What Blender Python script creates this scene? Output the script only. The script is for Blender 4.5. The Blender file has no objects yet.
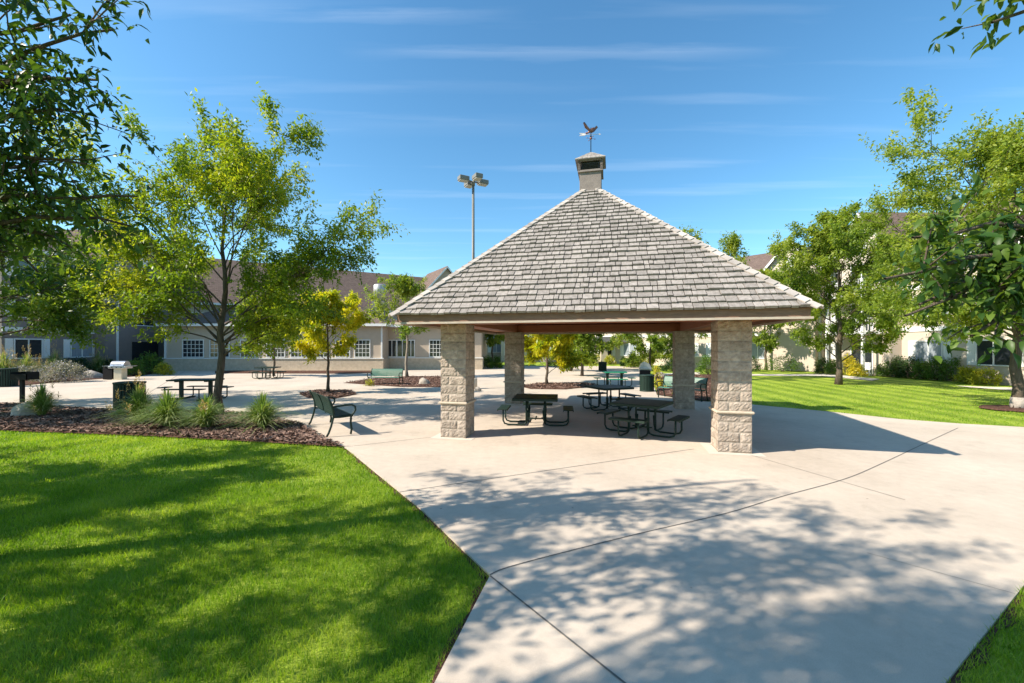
import bpy, math, random
import numpy as np
from mathutils import Vector, Matrix
random.seed(7); RNG = np.random.default_rng(11)
D2R = math.radians
scene = bpy.context.scene
COL = scene.collection
F, HOR, CH = 420.0, 346.5, 2.1          # focal length in pixels, horizon row, eye height (m)

def g(px, py):                          # a ground point from where it is seen
    Y = F*CH/(py-HOR); return ((px-512)/F*Y, Y)
def at(px, Y): return (px-512)/F*Y

# ------------------------------------------------------------------ materials
def new_mat(name):
    m = bpy.data.materials.new(name); m.use_nodes = True
    nt = m.node_tree; b = nt.nodes['Principled BSDF']; return m, nt, b
def N(nt, t, **kw):
    n = nt.nodes.new(t)
    for k, v in kw.items():
        if k in n.inputs: n.inputs[k].default_value = v
        else: setattr(n, k, v)
    return n
def L(nt, a, b): nt.links.new(a, b)
def c4(c): return (c[0], c[1], c[2], 1)
def mat(name, c1, c2=None, rough=0.7, scale=6.0, bump=0.0, bscale=None, metal=0.0, island=0.0, detail=6, spec=0.4, coords='Object', stretch=None, bdist=0.02):
    m, nt, b = new_mat(name)
    b.inputs['Roughness'].default_value = rough; b.inputs['Metallic'].default_value = metal
    b.inputs['Specular IOR Level'].default_value = spec
    c2 = c2 or tuple(x*0.8 for x in c1)
    tc = N(nt, 'ShaderNodeTexCoord'); src = tc.outputs[coords]
    if stretch:
        mp = N(nt, 'ShaderNodeMapping'); mp.inputs['Scale'].default_value = stretch
        L(nt, src, mp.inputs[0]); src = mp.outputs[0]
    no = N(nt, 'ShaderNodeTexNoise', Scale=scale, Detail=detail, Roughness=0.6); L(nt, src, no.inputs['Vector'])
    mr = N(nt, 'ShaderNodeMapRange'); mr.inputs[1].default_value = 0.3; mr.inputs[2].default_value = 0.7
    L(nt, no.outputs['Fac'], mr.inputs[0])
    mx = N(nt, 'ShaderNodeMix', data_type='RGBA'); L(nt, mr.outputs[0], mx.inputs[0])
    mx.inputs[6].default_value = c4(c1); mx.inputs[7].default_value = c4(c2)
    out = mx.outputs[2]
    if island > 0:
        ge = N(nt, 'ShaderNodeNewGeometry'); mr2 = N(nt, 'ShaderNodeMapRange')
        mr2.inputs[3].default_value = 1-island; mr2.inputs[4].default_value = 1+island
        L(nt, ge.outputs['Random Per Island'], mr2.inputs[0])
        vm = N(nt, 'ShaderNodeVectorMath', operation='SCALE'); L(nt, out, vm.inputs[0]); L(nt, mr2.outputs[0], vm.inputs['Scale'])
        out = vm.outputs[0]
    L(nt, out, b.inputs['Base Color'])
    if bump > 0:
        nb = N(nt, 'ShaderNodeTexNoise', Scale=bscale or scale*4, Detail=8); L(nt, src, nb.inputs['Vector'])
        bp = N(nt, 'ShaderNodeBump', Strength=bump, Distance=bdist); L(nt, nb.outputs['Fac'], bp.inputs['Height'])
        L(nt, bp.outputs[0], b.inputs['Normal'])
    return m
def leaf_mat(name, ca, cb, cc, transl=0.45, clump=0.5, gloss=0.35):
    """three leaf colours: random per leaf, plus broad patches through the crown"""
    m, nt, b = new_mat(name)
    ge = N(nt, 'ShaderNodeNewGeometry'); tc = N(nt, 'ShaderNodeTexCoord')
    no = N(nt, 'ShaderNodeTexNoise', Scale=clump, Detail=2); L(nt, tc.outputs['Object'], no.inputs['Vector'])
    ad = N(nt, 'ShaderNodeMath', operation='MULTIPLY_ADD'); L(nt, ge.outputs['Random Per Island'], ad.inputs[0]); ad.inputs[1].default_value = 0.5
    mr = N(nt, 'ShaderNodeMapRange'); mr.inputs[1].default_value = .35; mr.inputs[2].default_value = .65; mr.inputs[4].default_value = .5
    L(nt, no.outputs['Fac'], mr.inputs[0]); L(nt, mr.outputs[0], ad.inputs[2])
    r = N(nt, 'ShaderNodeValToRGB'); L(nt, ad.outputs[0], r.inputs[0])
    r.color_ramp.elements[0].color = c4(ca); r.color_ramp.elements[0].position = .1
    r.color_ramp.elements[1].color = c4(cc); r.color_ramp.elements[1].position = .92
    e = r.color_ramp.elements.new(.5); e.color = c4(cb)
    L(nt, r.outputs[0], b.inputs['Base Color']); b.inputs['Roughness'].default_value = .42
    b.inputs['Specular IOR Level'].default_value = gloss
    tr = N(nt, 'ShaderNodeBsdfTranslucent')
    vm = N(nt, 'ShaderNodeVectorMath', operation='MULTIPLY'); L(nt, r.outputs[0], vm.inputs[0]); vm.inputs[1].default_value = (1.5, 1.45, .5)
    L(nt, vm.outputs[0], tr.inputs['Color'])
    ms = N(nt, 'ShaderNodeMixShader'); ms.inputs[0].default_value = transl
    L(nt, b.outputs[0], ms.inputs[1]); L(nt, tr.outputs[0], ms.inputs[2])
    L(nt, ms.outputs[0], nt.nodes['Material Output'].inputs['Surface'])
    return m

M = {}
def build_materials():
    # lawn
    m, nt, b = new_mat('turf'); M['turf'] = m
    tc = N(nt, 'ShaderNodeTexCoord'); P = tc.outputs['Object']
    n1 = N(nt, 'ShaderNodeTexNoise', Scale=0.7, Detail=5, Roughness=.65); L(nt, P, n1.inputs['Vector'])
    n2 = N(nt, 'ShaderNodeTexNoise', Scale=38, Detail=4, Roughness=.7); L(nt, P, n2.inputs['Vector'])
    mp = N(nt, 'ShaderNodeMapping'); mp.inputs['Rotation'].default_value = (0, 0, D2R(8)); L(nt, P, mp.inputs[0])
    wv = N(nt, 'ShaderNodeTexWave', Scale=0.27, Distortion=.8); wv.bands_direction = 'X'; L(nt, mp.outputs[0], wv.inputs['Vector'])  # mowing stripes: sheen of the bent grass painted into the base colour
    wv.inputs['Detail'].default_value = 1
    a = N(nt, 'ShaderNodeMath', operation='MULTIPLY_ADD'); L(nt, n1.outputs['Fac'], a.inputs[0]); a.inputs[1].default_value = .9; 
    a2 = N(nt, 'ShaderNodeMath', operation='MULTIPLY_ADD'); L(nt, n2.outputs['Fac'], a2.inputs[0]); a2.inputs[1].default_value = .8; a2.inputs[2].default_value = -.47
    L(nt, a2.outputs[0], a.inputs[2])
    a3 = N(nt, 'ShaderNodeMath', operation='MULTIPLY_ADD'); L(nt, wv.outputs['Fac'], a3.inputs[0]); a3.inputs[1].default_value = .36; L(nt, a.outputs[0], a3.inputs[2])
    r = N(nt, 'ShaderNodeValToRGB'); L(nt, a3.outputs[0], r.inputs[0])
    r.color_ramp.elements[0].color = (.075, .15, .010, 1); r.color_ramp.elements[0].position = .15
    r.color_ramp.elements[1].color = (.34, .42, .05, 1); r.color_ramp.elements[1].position = .95
    L(nt, r.outputs[0], b.inputs['Base Color']); b.inputs['Roughness'].default_value = .8; b.inputs['Specular IOR Level'].default_value = .15
    bp = N(nt, 'ShaderNodeBump', Strength=.7, Distance=.03); L(nt, n2.outputs['Fac'], bp.inputs['Height']); L(nt, bp.outputs[0], b.inputs['Normal'])
    M['blade'] = leaf_mat('grass_blade', (.095, .20, .012), (.195, .33, .022), (.35, .43, .06), transl=.45, clump=1.2, gloss=.25)
    # concrete
    m, nt, b = new_mat('concrete_paving'); M['concrete'] = m
    tc = N(nt, 'ShaderNodeTexCoord'); P = tc.outputs['Object']
    n1 = N(nt, 'ShaderNodeTexNoise', Scale=.45, Detail=8, Roughness=.6); L(nt, P, n1.inputs['Vector'])
    n2 = N(nt, 'ShaderNodeTexNoise', Scale=160, Detail=3); L(nt, P, n2.inputs['Vector'])
    n3 = N(nt, 'ShaderNodeTexNoise', Scale=7, Detail=6, Roughness=.7); L(nt, P, n3.inputs['Vector'])
    r = N(nt, 'ShaderNodeValToRGB'); L(nt, n1.outputs['Fac'], r.inputs[0])
    r.color_ramp.elements[0].color = (.43, .365, .295, 1); r.color_ramp.elements[0].position = .3
    r.color_ramp.elements[1].color = (.54, .465, .38, 1); r.color_ramp.elements[1].position = .68
    s = N(nt, 'ShaderNodeMath', operation='MULTIPLY_ADD'); L(nt, n2.outputs['Fac'], s.inputs[0]); s.inputs[1].default_value = .5; s.inputs[2].default_value = .6
    s2 = N(nt, 'ShaderNodeMath', operation='MULTIPLY_ADD'); L(nt, n3.outputs['Fac'], s2.inputs[0]); s2.inputs[1].default_value = .36; L(nt, s.outputs[0], s2.inputs[2])
    vm = N(nt, 'ShaderNodeVectorMath', operation='SCALE'); L(nt, r.outputs[0], vm.inputs[0]); L(nt, s2.outputs[0], vm.inputs['Scale'])
    vo = N(nt, 'ShaderNodeTexVoronoi', Scale=1.7); L(nt, P, vo.inputs['Vector'])
    vr = N(nt, 'ShaderNodeMapRange'); vr.inputs[1].default_value = .012; vr.inputs[2].default_value = .03; vr.inputs[3].default_value = .45; vr.inputs[4].default_value = 1; L(nt, vo.outputs['Distance'], vr.inputs[0])
    n4 = N(nt, 'ShaderNodeTexNoise', Scale=1.6, Detail=9, Roughness=.75); L(nt, P, n4.inputs['Vector'])
    r4 = N(nt, 'ShaderNodeMapRange'); r4.inputs[1].default_value = .28; r4.inputs[2].default_value = .46; r4.inputs[3].default_value = .84; r4.inputs[4].default_value = 1; L(nt, n4.outputs['Fac'], r4.inputs[0])
    m4 = N(nt, 'ShaderNodeMath', operation='MULTIPLY'); L(nt, vr.outputs[0], m4.inputs[0]); L(nt, r4.outputs[0], m4.inputs[1])
    v4 = N(nt, 'ShaderNodeVectorMath', operation='SCALE'); L(nt, vm.outputs[0], v4.inputs[0]); L(nt, m4.outputs[0], v4.inputs['Scale'])
    L(nt, v4.outputs[0], b.inputs['Base Color']); b.inputs['Roughness'].default_value = .85; b.inputs['Specular IOR Level'].default_value = .2
    bp = N(nt, 'ShaderNodeBump', Strength=.25, Distance=.004); L(nt, n2.outputs['Fac'], bp.inputs['Height']); L(nt, bp.outputs[0], b.inputs['Normal'])
    M['pad'] = mat('concrete_pad', (.60, .54, .46), (.50, .45, .38), rough=.85, scale=3, bump=.2, bscale=120, bdist=.004)
    M['joint'] = mat('joint_filler', (.09, .085, .08), (.16, .15, .13), rough=.9, scale=20)
    M['mulch'] = mat('mulch', (.16, .085, .06), (.055, .03, .022), rough=.95, scale=22, bump=1.0, bscale=45, bdist=.05, spec=.1)
    M['chip'] = mat('bark_chip', (.27, .175, .135), (.12, .075, .06), rough=.9, scale=30, island=.55, spec=.15)
    M['rock'] = mat('boulder_stone', (.42, .37, .31), (.25, .22, .19), rough=.85, scale=5, bump=.6, bscale=12, bdist=.04)
    # pavilion
    M['block'] = mat('split_face_block', (.48, .40, .33), (.26, .21, .17), rough=.92, scale=11, bump=1, bscale=45, island=.13, bdist=.015, spec=.15)
    M['mortar'] = mat('mortar', (.42, .37, .30), (.36, .31, .25), rough=.95, scale=30)
    M['cap'] = mat('cast_stone', (.52, .44, .34), (.43, .36, .28), rough=.85, scale=12, bump=.3, bscale=60)
    M['shake'] = mat('cedar_shake', (.35, .315, .29), (.21, .19, .17), rough=.9, scale=5, bump=.6, bscale=14, island=.17, stretch=(3, 3, .6), bdist=.01, spec=.1)
    M['fascia'] = mat('weathered_fascia', (.29, .17, .11), (.20, .115, .08), rough=.85, scale=4, stretch=(1, 1, 6), bump=.2)
    M['trim_wood'] = mat('pale_trim_wood', (.50, .43, .35), (.40, .33, .26), rough=.8, scale=5)
    M['cedar'] = mat('stained_cedar', (.58, .19, .065), (.45, .14, .05), rough=.6, scale=3, stretch=(1, 8, 1))
    M['beam'] = mat('brown_beam', (.33, .105, .045), (.24, .075, .033), rough=.6, scale=3, stretch=(1, 1, 5))
    M['cupola'] = mat('cupola_wood', (.25, .21, .185), (.18, .15, .135), rough=.85, scale=5, bump=.2)
    M['louver'] = mat('dark_louver', (.035, .035, .04), (.05, .05, .055), rough=.6)
    M['copper'] = mat('copper', (.30, .13, .10), (.17, .08, .06), rough=.4, metal=.6, scale=30)
    M['whitemetal'] = mat('pale_vane_metal', (.75, .66, .64), (.62, .55, .53), rough=.4, metal=.2)
    # furniture
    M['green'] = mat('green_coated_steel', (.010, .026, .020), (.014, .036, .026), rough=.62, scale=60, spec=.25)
    M['pale_green'] = mat('green_bench_coating', (.045, .14, .095), (.06, .17, .12), rough=.45, scale=30, spec=.5)  # paler and a little glossier than the green coated steel
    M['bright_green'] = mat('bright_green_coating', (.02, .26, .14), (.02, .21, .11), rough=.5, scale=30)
    M['tube'] = mat('dark_green_tube', (.008, .022, .016), (.012, .03, .02), rough=.55, scale=30, spec=.3)
    M['black'] = mat('black_steel', (.010, .010, .011), (.015, .014, .014), rough=.7, scale=20, spec=.2)
    M['steel'] = mat('stainless', (.55, .56, .58), (.42, .43, .45), rough=.28, metal=.85, scale=8)
    M['beige'] = mat('beige_pedestal', (.62, .56, .42), (.55, .49, .36), rough=.6)
    M['polemetal'] = mat('grey_pole_paint', (.19, .185, .165), (.16, .155, .14), rough=.5, scale=4)
    M['lens'] = mat('frosted_lens', (.5, .5, .48), (.45, .45, .43), rough=.3)
    # buildings
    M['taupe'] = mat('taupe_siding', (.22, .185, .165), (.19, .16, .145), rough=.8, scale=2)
    M['tan'] = mat('tan_stucco', (.47, .385, .30), (.43, .35, .27), rough=.9, scale=3, bump=.2, bscale=60)
    M['cream'] = mat('cream_siding', (.50, .43, .35), (.46, .39, .32), rough=.8, scale=2)
    M['white'] = mat('white_trim', (.72, .72, .70), (.66, .66, .64), rough=.6)
    M['tanbase'] = mat('wainscot_block', (.56, .46, .34), (.42, .34, .25), rough=.92, scale=5, bump=.6, bscale=25, bdist=.03)
    m, nt, b = new_mat('asphalt_shingle'); M['asphalt'] = m
    tc = N(nt, 'ShaderNodeTexCoord')
    br = N(nt, 'ShaderNodeTexBrick'); L(nt, tc.outputs['UV'], br.inputs['Vector'])
    br.inputs['Scale'].default_value = 1; br.inputs['Color1'].default_value = (.185, .135, .11, 1); br.inputs['Color2'].default_value = (.135, .098, .082, 1)
    br.inputs['Mortar'].default_value = (.07, .048, .042, 1); br.inputs['Mortar Size'].default_value = .012
    br.inputs['Brick Width'].default_value = .32; br.inputs['Row Height'].default_value = .16
    L(nt, br.outputs['Color'], b.inputs['Base Color']); b.inputs['Roughness'].default_value = .95; b.inputs['Specular IOR Level'].default_value = .1
    m, nt, b = new_mat('window_glass'); M['glass'] = m
    b.inputs['Base Color'].default_value = (.02, .025, .03, 1); b.inputs['Roughness'].default_value = .06; b.inputs['Specular IOR Level'].default_value = .7
    M['curtain'] = mat('drawn_curtain', (.30, .33, .36), (.20, .23, .26), rough=.35, scale=2, stretch=(8, 8, 1))
    M['roofcap'] = mat('galvanised', (.45, .44, .42), (.36, .35, .33), rough=.45, metal=.4)
    M['duct'] = mat('duct_grey', (.20, .19, .18), (.16, .15, .145), rough=.7)
    # plants
    M['bark'] = mat('bark', (.16, .125, .095), (.07, .055, .042), rough=.95, scale=8, bump=1, bscale=20, stretch=(3, 3, .5), bdist=.03, spec=.1)
    M['bark_pale'] = mat('pale_bark', (.34, .29, .23), (.2, .17, .135), rough=.95, scale=8, bump=.8, bscale=20, stretch=(3, 3, .5), bdist=.02, spec=.1)
    M['leaf_lime'] = leaf_mat('leaf_lime', (.08, .15, .015), (.19, .27, .022), (.36, .37, .03), transl=.55, clump=.35)
    M['leaf_green'] = leaf_mat('leaf_green', (.055, .12, .02), (.12, .20, .03), (.24, .30, .05), transl=.5, clump=.5)
    M['leaf_fresh'] = leaf_mat('leaf_fresh', (.09, .16, .025), (.20, .28, .04), (.34, .38, .07), transl=.55, clump=.4)
    M['leaf_dark'] = leaf_mat('leaf_dark', (.018, .05, .012), (.034, .085, .016), (.12, .19, .028), transl=.4, clump=.8, gloss=.3)
    M['leaf_yellow'] = leaf_mat('leaf_yellow', (.15, .24, .018), (.46, .46, .02), (.70, .60, .03), transl=.5, clump=.9)
    M['shrub_dark'] = leaf_mat('shrub_dark', (.02, .05, .012), (.03, .075, .018), (.06, .11, .02), transl=.3, clump=2)
    M['shrub_green'] = leaf_mat('shrub_green', (.045, .11, .012), (.085, .17, .02), (.16, .24, .03), transl=.35, clump=2)
    M['shrub_gold'] = leaf_mat('shrub_gold', (.20, .25, .02), (.36, .36, .02), (.5, .45, .03), transl=.3, clump=2)
    M['shrub_lav'] = leaf_mat('shrub_lavender', (.17, .19, .14), (.26, .25, .25), (.40, .36, .42), transl=.25, clump=2)
    M['gblade'] = leaf_mat('ornamental_blade', (.10, .18, .04), (.20, .29, .08), (.5, .52, .32), transl=.35, clump=2)
    M['plume'] = leaf_mat('tan_plume', (.26, .19, .10), (.40, .29, .16), (.5, .38, .22), transl=.3, clump=3)
    M['flower'] = leaf_mat('yellow_flowers', (.16, .2, .02), (.5, .45, .03), (.7, .55, .04), transl=.3, clump=4)
build_materials()

# ------------------------------------------------------------------ mesh helpers
class MB:
    def __init__(s): s.v = []; s.f = []; s.m = []; s.s = []
    def add(s, vs, fs, mi=0, sm=False, mx=None):
        o = len(s.v)
        s.v += [tuple(mx @ Vector(p)) if mx is not None else tuple(p) for p in vs]
        for f in fs: s.f.append(tuple(o+i for i in f)); s.m.append(mi); s.s.append(sm)
    def box(s, c, d, rz=0, mi=0, mx=None, bev=0):
        x, y, z = (d[0]/2, d[1]/2, d[2]/2)
        R = Matrix.Translation(c) @ Matrix.Rotation(rz, 4, 'Z')
        if mx is not None: R = mx @ R
        if bev > 0:
            b = min(bev, x*.9, y*.9, z*.9); vs = []
            for sz, in_ in ((-1, 1), (-1, 0), (1, 0), (1, 1)):
                zz = sz*z if in_ else sz*(z-b); k = b if in_ else 0
                X, Y = x-k, y-k
                q = b*.7
                vs += [(-X+q, -Y, zz), (X-q, -Y, zz), (X, -Y+q, zz), (X, Y-q, zz), (X-q, Y, zz), (-X+q, Y, zz), (-X, Y-q, zz), (-X, -Y+q, zz)]
            fs = [tuple(reversed(range(8))), tuple(range(24, 32))]
            for l in range(3):
                for i in range(8): j = (i+1) % 8; fs.append((l*8+i, l*8+j, l*8+8+j, l*8+8+i))
            s.add(vs, fs, mi, False, R); return
        vs = [(-x, -y, -z), (x, -y, -z), (x, y, -z), (-x, y, -z), (-x, -y, z), (x, -y, z), (x, y, z), (-x, y, z)]
        s.add(vs, [(3, 2, 1, 0), (4, 5, 6, 7), (0, 1, 5, 4), (1, 2, 6, 5), (2, 3, 7, 6), (3, 0, 4, 7)], mi, False, R)
    def tube(s, pts, r, n=8, mi=0, cap=True, mx=None):
        pts = [Vector(p) for p in pts]; k = len(pts)
        if not hasattr(r, '__len__'): r = [r]*k
        vs = []; up = None
        for i, p in enumerate(pts):
            d = (pts[min(i+1, k-1)]-pts[max(i-1, 0)]).normalized()
            if up is None: up = d.orthogonal().normalized()
            up = (up-d*up.dot(d)); up = up.normalized() if up.length > 1e-6 else d.orthogonal().normalized()
            w = d.cross(up)
            for j in range(n):
                a = 2*math.pi*j/n; vs.append(p+(up*math.cos(a)+w*math.sin(a))*r[i])
        fs = []
        for i in range(k-1):
            for j in range(n): q = (j+1) % n; fs.append((i*n+j, i*n+q, i*n+n+q, i*n+n+j))
        s.add(vs, fs, mi, True, mx)
        if cap:
            o = len(s.v)-k*n
            s.f.append(tuple(o+j for j in reversed(range(n)))); s.m.append(mi); s.s.append(False)
            s.f.append(tuple(o+(k-1)*n+j for j in range(n))); s.m.append(mi); s.s.append(False)
    def lathe(s, prof, n=24, mi=0, c=(0, 0, 0), sm=True, mx=None):
        vs = []; fs = []
        for r, z in prof:
            for j in range(n): a = 2*math.pi*j/n; vs.append((c[0]+r*math.cos(a), c[1]+r*math.sin(a), c[2]+z))
        for i in range(len(prof)-1):
            for j in range(n): q = (j+1) % n; fs.append((i*n+j, i*n+q, i*n+n+q, i*n+n+j))
        s.add(vs, fs, mi, sm, mx)
        o = len(s.v)-len(prof)*n
        s.f.append(tuple(o+(len(prof)-1)*n+j for j in range(n))); s.m.append(mi); s.s.append(False)
        s.f.append(tuple(o+j for j in reversed(range(n)))); s.m.append(mi); s.s.append(False)
    def prism(s, poly, z0, z1, mi=0, mx=None, mtop=None):
        n = len(poly); vs = [(p[0], p[1], z0) for p in poly]+[(p[0], p[1], z1) for p in poly]
        s.add(vs, [(i, (i+1) % n, n+(i+1) % n, n+i) for i in range(n)]+[tuple(reversed(range(n)))], mi, False, mx)
        o = len(s.v)-2*n
        s.f.append(tuple(o+n+i for i in range(n))); s.m.append(mi if mtop is None else mtop); s.s.append(False)
    def build(s, name, mats, parent=None, uv=False):
        me = bpy.data.meshes.new(name); me.from_pydata(s.v, [], s.f); me.validate(); 
        if not isinstance(mats, (list, tuple)): mats = [mats]
        for m in mats: me.materials.append(m if not isinstance(m, str) else M[m])
        if len(me.polygons) == len(s.f):
            me.polygons.foreach_set('material_index', s.m); me.polygons.foreach_set('use_smooth', s.s)
        if uv:
            ul = me.uv_layers.new()
            for p in me.polygons:
                n = p.normal; h = Vector((-n.y, n.x, 0)); h = h.normalized() if h.length > .01 else Vector((1, 0, 0)); w = n.cross(h)
                for li in p.loop_indices:
                    co = me.vertices[me.loops[li].vertex_index].co; ul.data[li].uv = (co.dot(h), co.dot(w))
        me.update()
        o = bpy.data.objects.new(name, me); COL.objects.link(o)
        if parent: o.parent = parent
        return o
def np_mesh(name, V, Fq, material, parent=None, smooth=False, nper=4):
    """fast mesh out of numpy arrays (V: n x 3, Fq: m x nper)"""
    me = bpy.data.meshes.new(name); me.vertices.add(len(V)); me.vertices.foreach_set('co', np.asarray(V, np.float32).ravel())
    k = Fq.shape[1]; me.loops.add(Fq.size); me.loops.foreach_set('vertex_index', Fq.astype(np.int32).ravel())
    me.polygons.add(len(Fq)); me.polygons.foreach_set('loop_start', np.arange(0, Fq.size, k, dtype=np.int32))
    me.polygons.foreach_set('loop_total', np.full(len(Fq), k, np.int32))
    if smooth: me.polygons.foreach_set('use_smooth', np.ones(len(Fq), bool))
    me.materials.append(M[material] if isinstance(material, str) else material); me.update(calc_edges=True)
    o = bpy.data.objects.new(name, me); COL.objects.link(o)
    if parent: o.parent = parent
    return o
def tag(o, label=None, cat=None, group=None, kind=None):
    if label: o['label'] = label
    if cat: o['category'] = cat
    if group: o['group'] = group
    if kind: o['kind'] = kind
    return o
def thing(name, label, cat, loc=(0, 0, 0), rz=0, group=None):
    o = bpy.data.objects.new(name, None); COL.objects.link(o); o.location = loc; o.rotation_euler = (0, 0, rz)
    o.empty_display_size = .2
    return tag(o, label, cat, group)
def copy_tree(o, parent=None):
    c = o.copy(); COL.objects.link(c); c.parent = parent
    for ch in list(o.children): copy_tree(ch, c)
    return c
def place(o, x, y, rz, label, z=0, s=1):
    o.location = (x, y, z); o.rotation_euler = (0, 0, rz); o['label'] = label
    if s != 1: o.scale = (s, s, s)
    return o

# ------------------------------------------------------------------ ground, plaza, beds
ground = MB(); R_ = 420
ground.add([(-R_, -60, -.03), (R_, -60, -.03), (R_, R_, -.03), (-R_, R_, -.03)], [(0, 1, 2, 3)])
tag(ground.build('ground', 'turf'), kind='structure')

plaza_poly = [(-2.0, -4), (1.2, -4), (1.4, 1.9), g(945, 683), g(1024, 585), (8, 5.6), (26, 8), (26, 12.5), g(1024, 427), g(960, 423.5), g(900, 419), g(834, 412), g(752, 404.5),
              g(700, 401), g(657, 395), g(652, 380), g(648, 367.5), (11, 45), (-3, 45.5), (-3, 38.5), (-11.5, 38.5), (-11.5, 36.6), (-29.5, 36.6), g(170, 372), g(130, 377), g(95, 379.5), g(60, 382), g(20, 386), (-30, 20), (-30, 15.5), (-17.6, 15.2),
              g(60, 408), g(130, 411.5), g(200, 411.5), g(250, 414), g(300, 424), g(328, 441), g(345, 447), g(420, 508), g(490, 575)]
def inside(poly, X, Y):
    X = np.asarray(X); Y = np.asarray(Y); r = np.zeros(X.shape, bool); n = len(poly)
    for i in range(n):
        x1, y1 = poly[i]; x2, y2 = poly[(i+1) % n]
        if y1 == y2: continue
        c = ((y1 > Y) != (y2 > Y)) & (X < (x2-x1)*(Y-y1)/(y2-y1)+x1); r ^= c
    return r
pl = MB(); pl.prism(plaza_poly, -.12, 0)
def strip(mb, pts, w, z, mi):
    for (a, b) in zip(pts[:-1], pts[1:]):
        a, b = Vector(a), Vector(b); d = (b-a).normalized(); n = Vector((-d.y, d.x))*w/2
        mb.add([(*(a-n), z), (*(b-n), z), (*(b+n), z), (*(a+n), z)], [(0, 1, 2, 3)], mi)
def sm_curve(pp, n=6):
    out = []
    P = [pp[0]]+pp+[pp[-1]]
    for i in range(1, len(P)-2):
        for k in range(n):
            t = k/n; a, b, c, d = (Vector(P[j]) for j in (i-1, i, i+1, i+2))
            out.append(.5*((2*b)+(c-a)*t+(2*a-5*b+4*c-d)*t*t+(3*b-a-3*c+d)*t**3))
    return out+[Vector(pp[-1])]
strip(pl, sm_curve([g(490, 575), g(520, 564), g(638, 534), g(726, 513.5), g(782, 496.5), g(845, 479), g(883, 463), g(932, 440), g(958, 428)]), .016, .004, 1)
strip(pl, [g(394, 493), g(694, 449)], .012, .004, 1)
strip(pl, [g(490, 576), g(570, 640), g(652, 705)], .016, .004, 1)
strip(pl, [g(867, 553), g(1015, 594)], .005, .004, 1)
strip(pl, [g(345, 447), g(442, 436)], .012, .004, 1)
strip(pl, [g(475, 389), g(672, 391)], .02, .004, 1)
strip(pl, [g(750, 455), g(905, 500)], .010, .004, 1)
strip(pl, [g(330, 404), g(502, 405)], .012, .004, 1)
strip(pl, [g(150, 392), g(185, 371)], .02, .004, 1)
# pavilion frame (square plan, turned a little to the right)
PC = (2.28, 12.14); PT = D2R(-13.5); PS, PD, PZF, PZA = 3.98, 3.26, 2.585, 6.70
PM = Matrix.Translation((PC[0], PC[1], 0)) @ Matrix.Rotation(PT, 4, 'Z')
for sx in (-1, 1):
    for sy in (-1, 1):
        c = PM @ Vector((sx*(PD-.305), sy*(PD-.305), 0))
        R = Matrix.Translation((c.x, c.y, 0)) @ Matrix.Rotation(PT, 4, 'Z')
        pl.add([(-.5, -.5, .004), (.5, -.5, .004), (.5, .5, .004), (-.5, .5, .004)], [(0, 1, 2, 3)], 2, False, R)
tag(pl.build('plaza', ['concrete', 'joint', 'pad']), kind='structure')

bed_polys = {
 'front': [g(-160, 425), g(0, 430.5), g(150, 436), g(250, 441.5), g(345, 447), g(328, 441), g(300, 424), g(250, 414), g(200, 411.5), g(130, 411.5), g(60, 408), (-17.6, 15.2), (-24, 15.2)],
 'yellow tree': [g(299, 394), g(318, 390.5), g(352, 391), g(357, 394.5), g(333, 399), g(308, 398)],
 'bench': [g(343, 383), g(372, 378.5), g(410, 376.5), g(440, 376.5), g(470, 381), g(460, 387.5), g(400, 387)],
 'centre': [g(518, 386), g(540, 383.5), g(588, 383), g(602, 386), g(565, 389.5), g(530, 389)],
 'right': [g(655, 377), g(675, 374), g(715, 375), g(735, 384), g(742, 402), g(700, 400.5), g(657, 394.5)],
 'wall': [g(215, 373.4), g(350, 373.8), g(380, 372.6), g(380, 371), g(215, 371)],
 'shrubs': [(-30, 20.2), g(20, 386), g(60, 382), g(95, 379.5), g(130, 377), g(170, 372), (-29.8, 36.6), (-33.2, 36.6), (-33.2, 20.2)],
 'lawn tree': [(17+1.1*math.cos(a*.7), 14.1+.8*math.sin(a*.7)) for a in range(9)],
}
def offset_ring(poly, k):
    cx = sum(p[0] for p in poly)/len(poly); cy = sum(p[1] for p in poly)/len(poly)
    return [(cx+(p[0]-cx)*k, cy+(p[1]-cy)*k) for p in poly]
for nm, p in bed_polys.items():
    b = MB(); q = offset_ring(p, .93); n = len(p)
    b.add([(x, y, .006) for x, y in p]+[(x, y, .05) for x, y in q], [(i, (i+1) % n, n+(i+1) % n, n+i) for i in range(n)]+[tuple(range(n, 2*n))])
    tag(b.build('mulch_bed', 'mulch'), kind='structure')
def scatter_chips(polys, n, name):
    V = []; cnt = 0
    allv = []
    for p, k in polys:
        xs = [a[0] for a in p]; ys = [a[1] for a in p]
        X = RNG.uniform(min(xs), max(xs), k); Y = RNG.uniform(min(ys), max(ys), k); ok = inside(p, X, Y); X, Y = X[ok], Y[ok]; m = len(X)
        l = RNG.uniform(.02, .055, m); w = RNG.uniform(.008, .02, m); a = RNG.uniform(0, 6.28, m)
        t = RNG.normal(0, .25, (m, 4)); z = RNG.uniform(.05, .075, m)
        ca, sa = np.cos(a), np.sin(a); q = []
        for i, (u, v) in enumerate(((-1, -1), (1, -1), (1, 1), (-1, 1))):
            q.append(np.stack([X+u*l*ca-v*w*sa, Y+u*l*sa+v*w*ca, z+t[:, 0]*l*u+t[:, 1]*w*v*2], 1))
        allv.append(np.stack(q, 1).reshape(-1, 3))
    V = np.concatenate(allv); Fq = np.arange(len(V)).reshape(-1, 4)
    return tag(np_mesh(name, V, Fq, 'chip'), 'loose brown bark chips covering the planting beds', 'mulch', kind='stuff')
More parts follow.
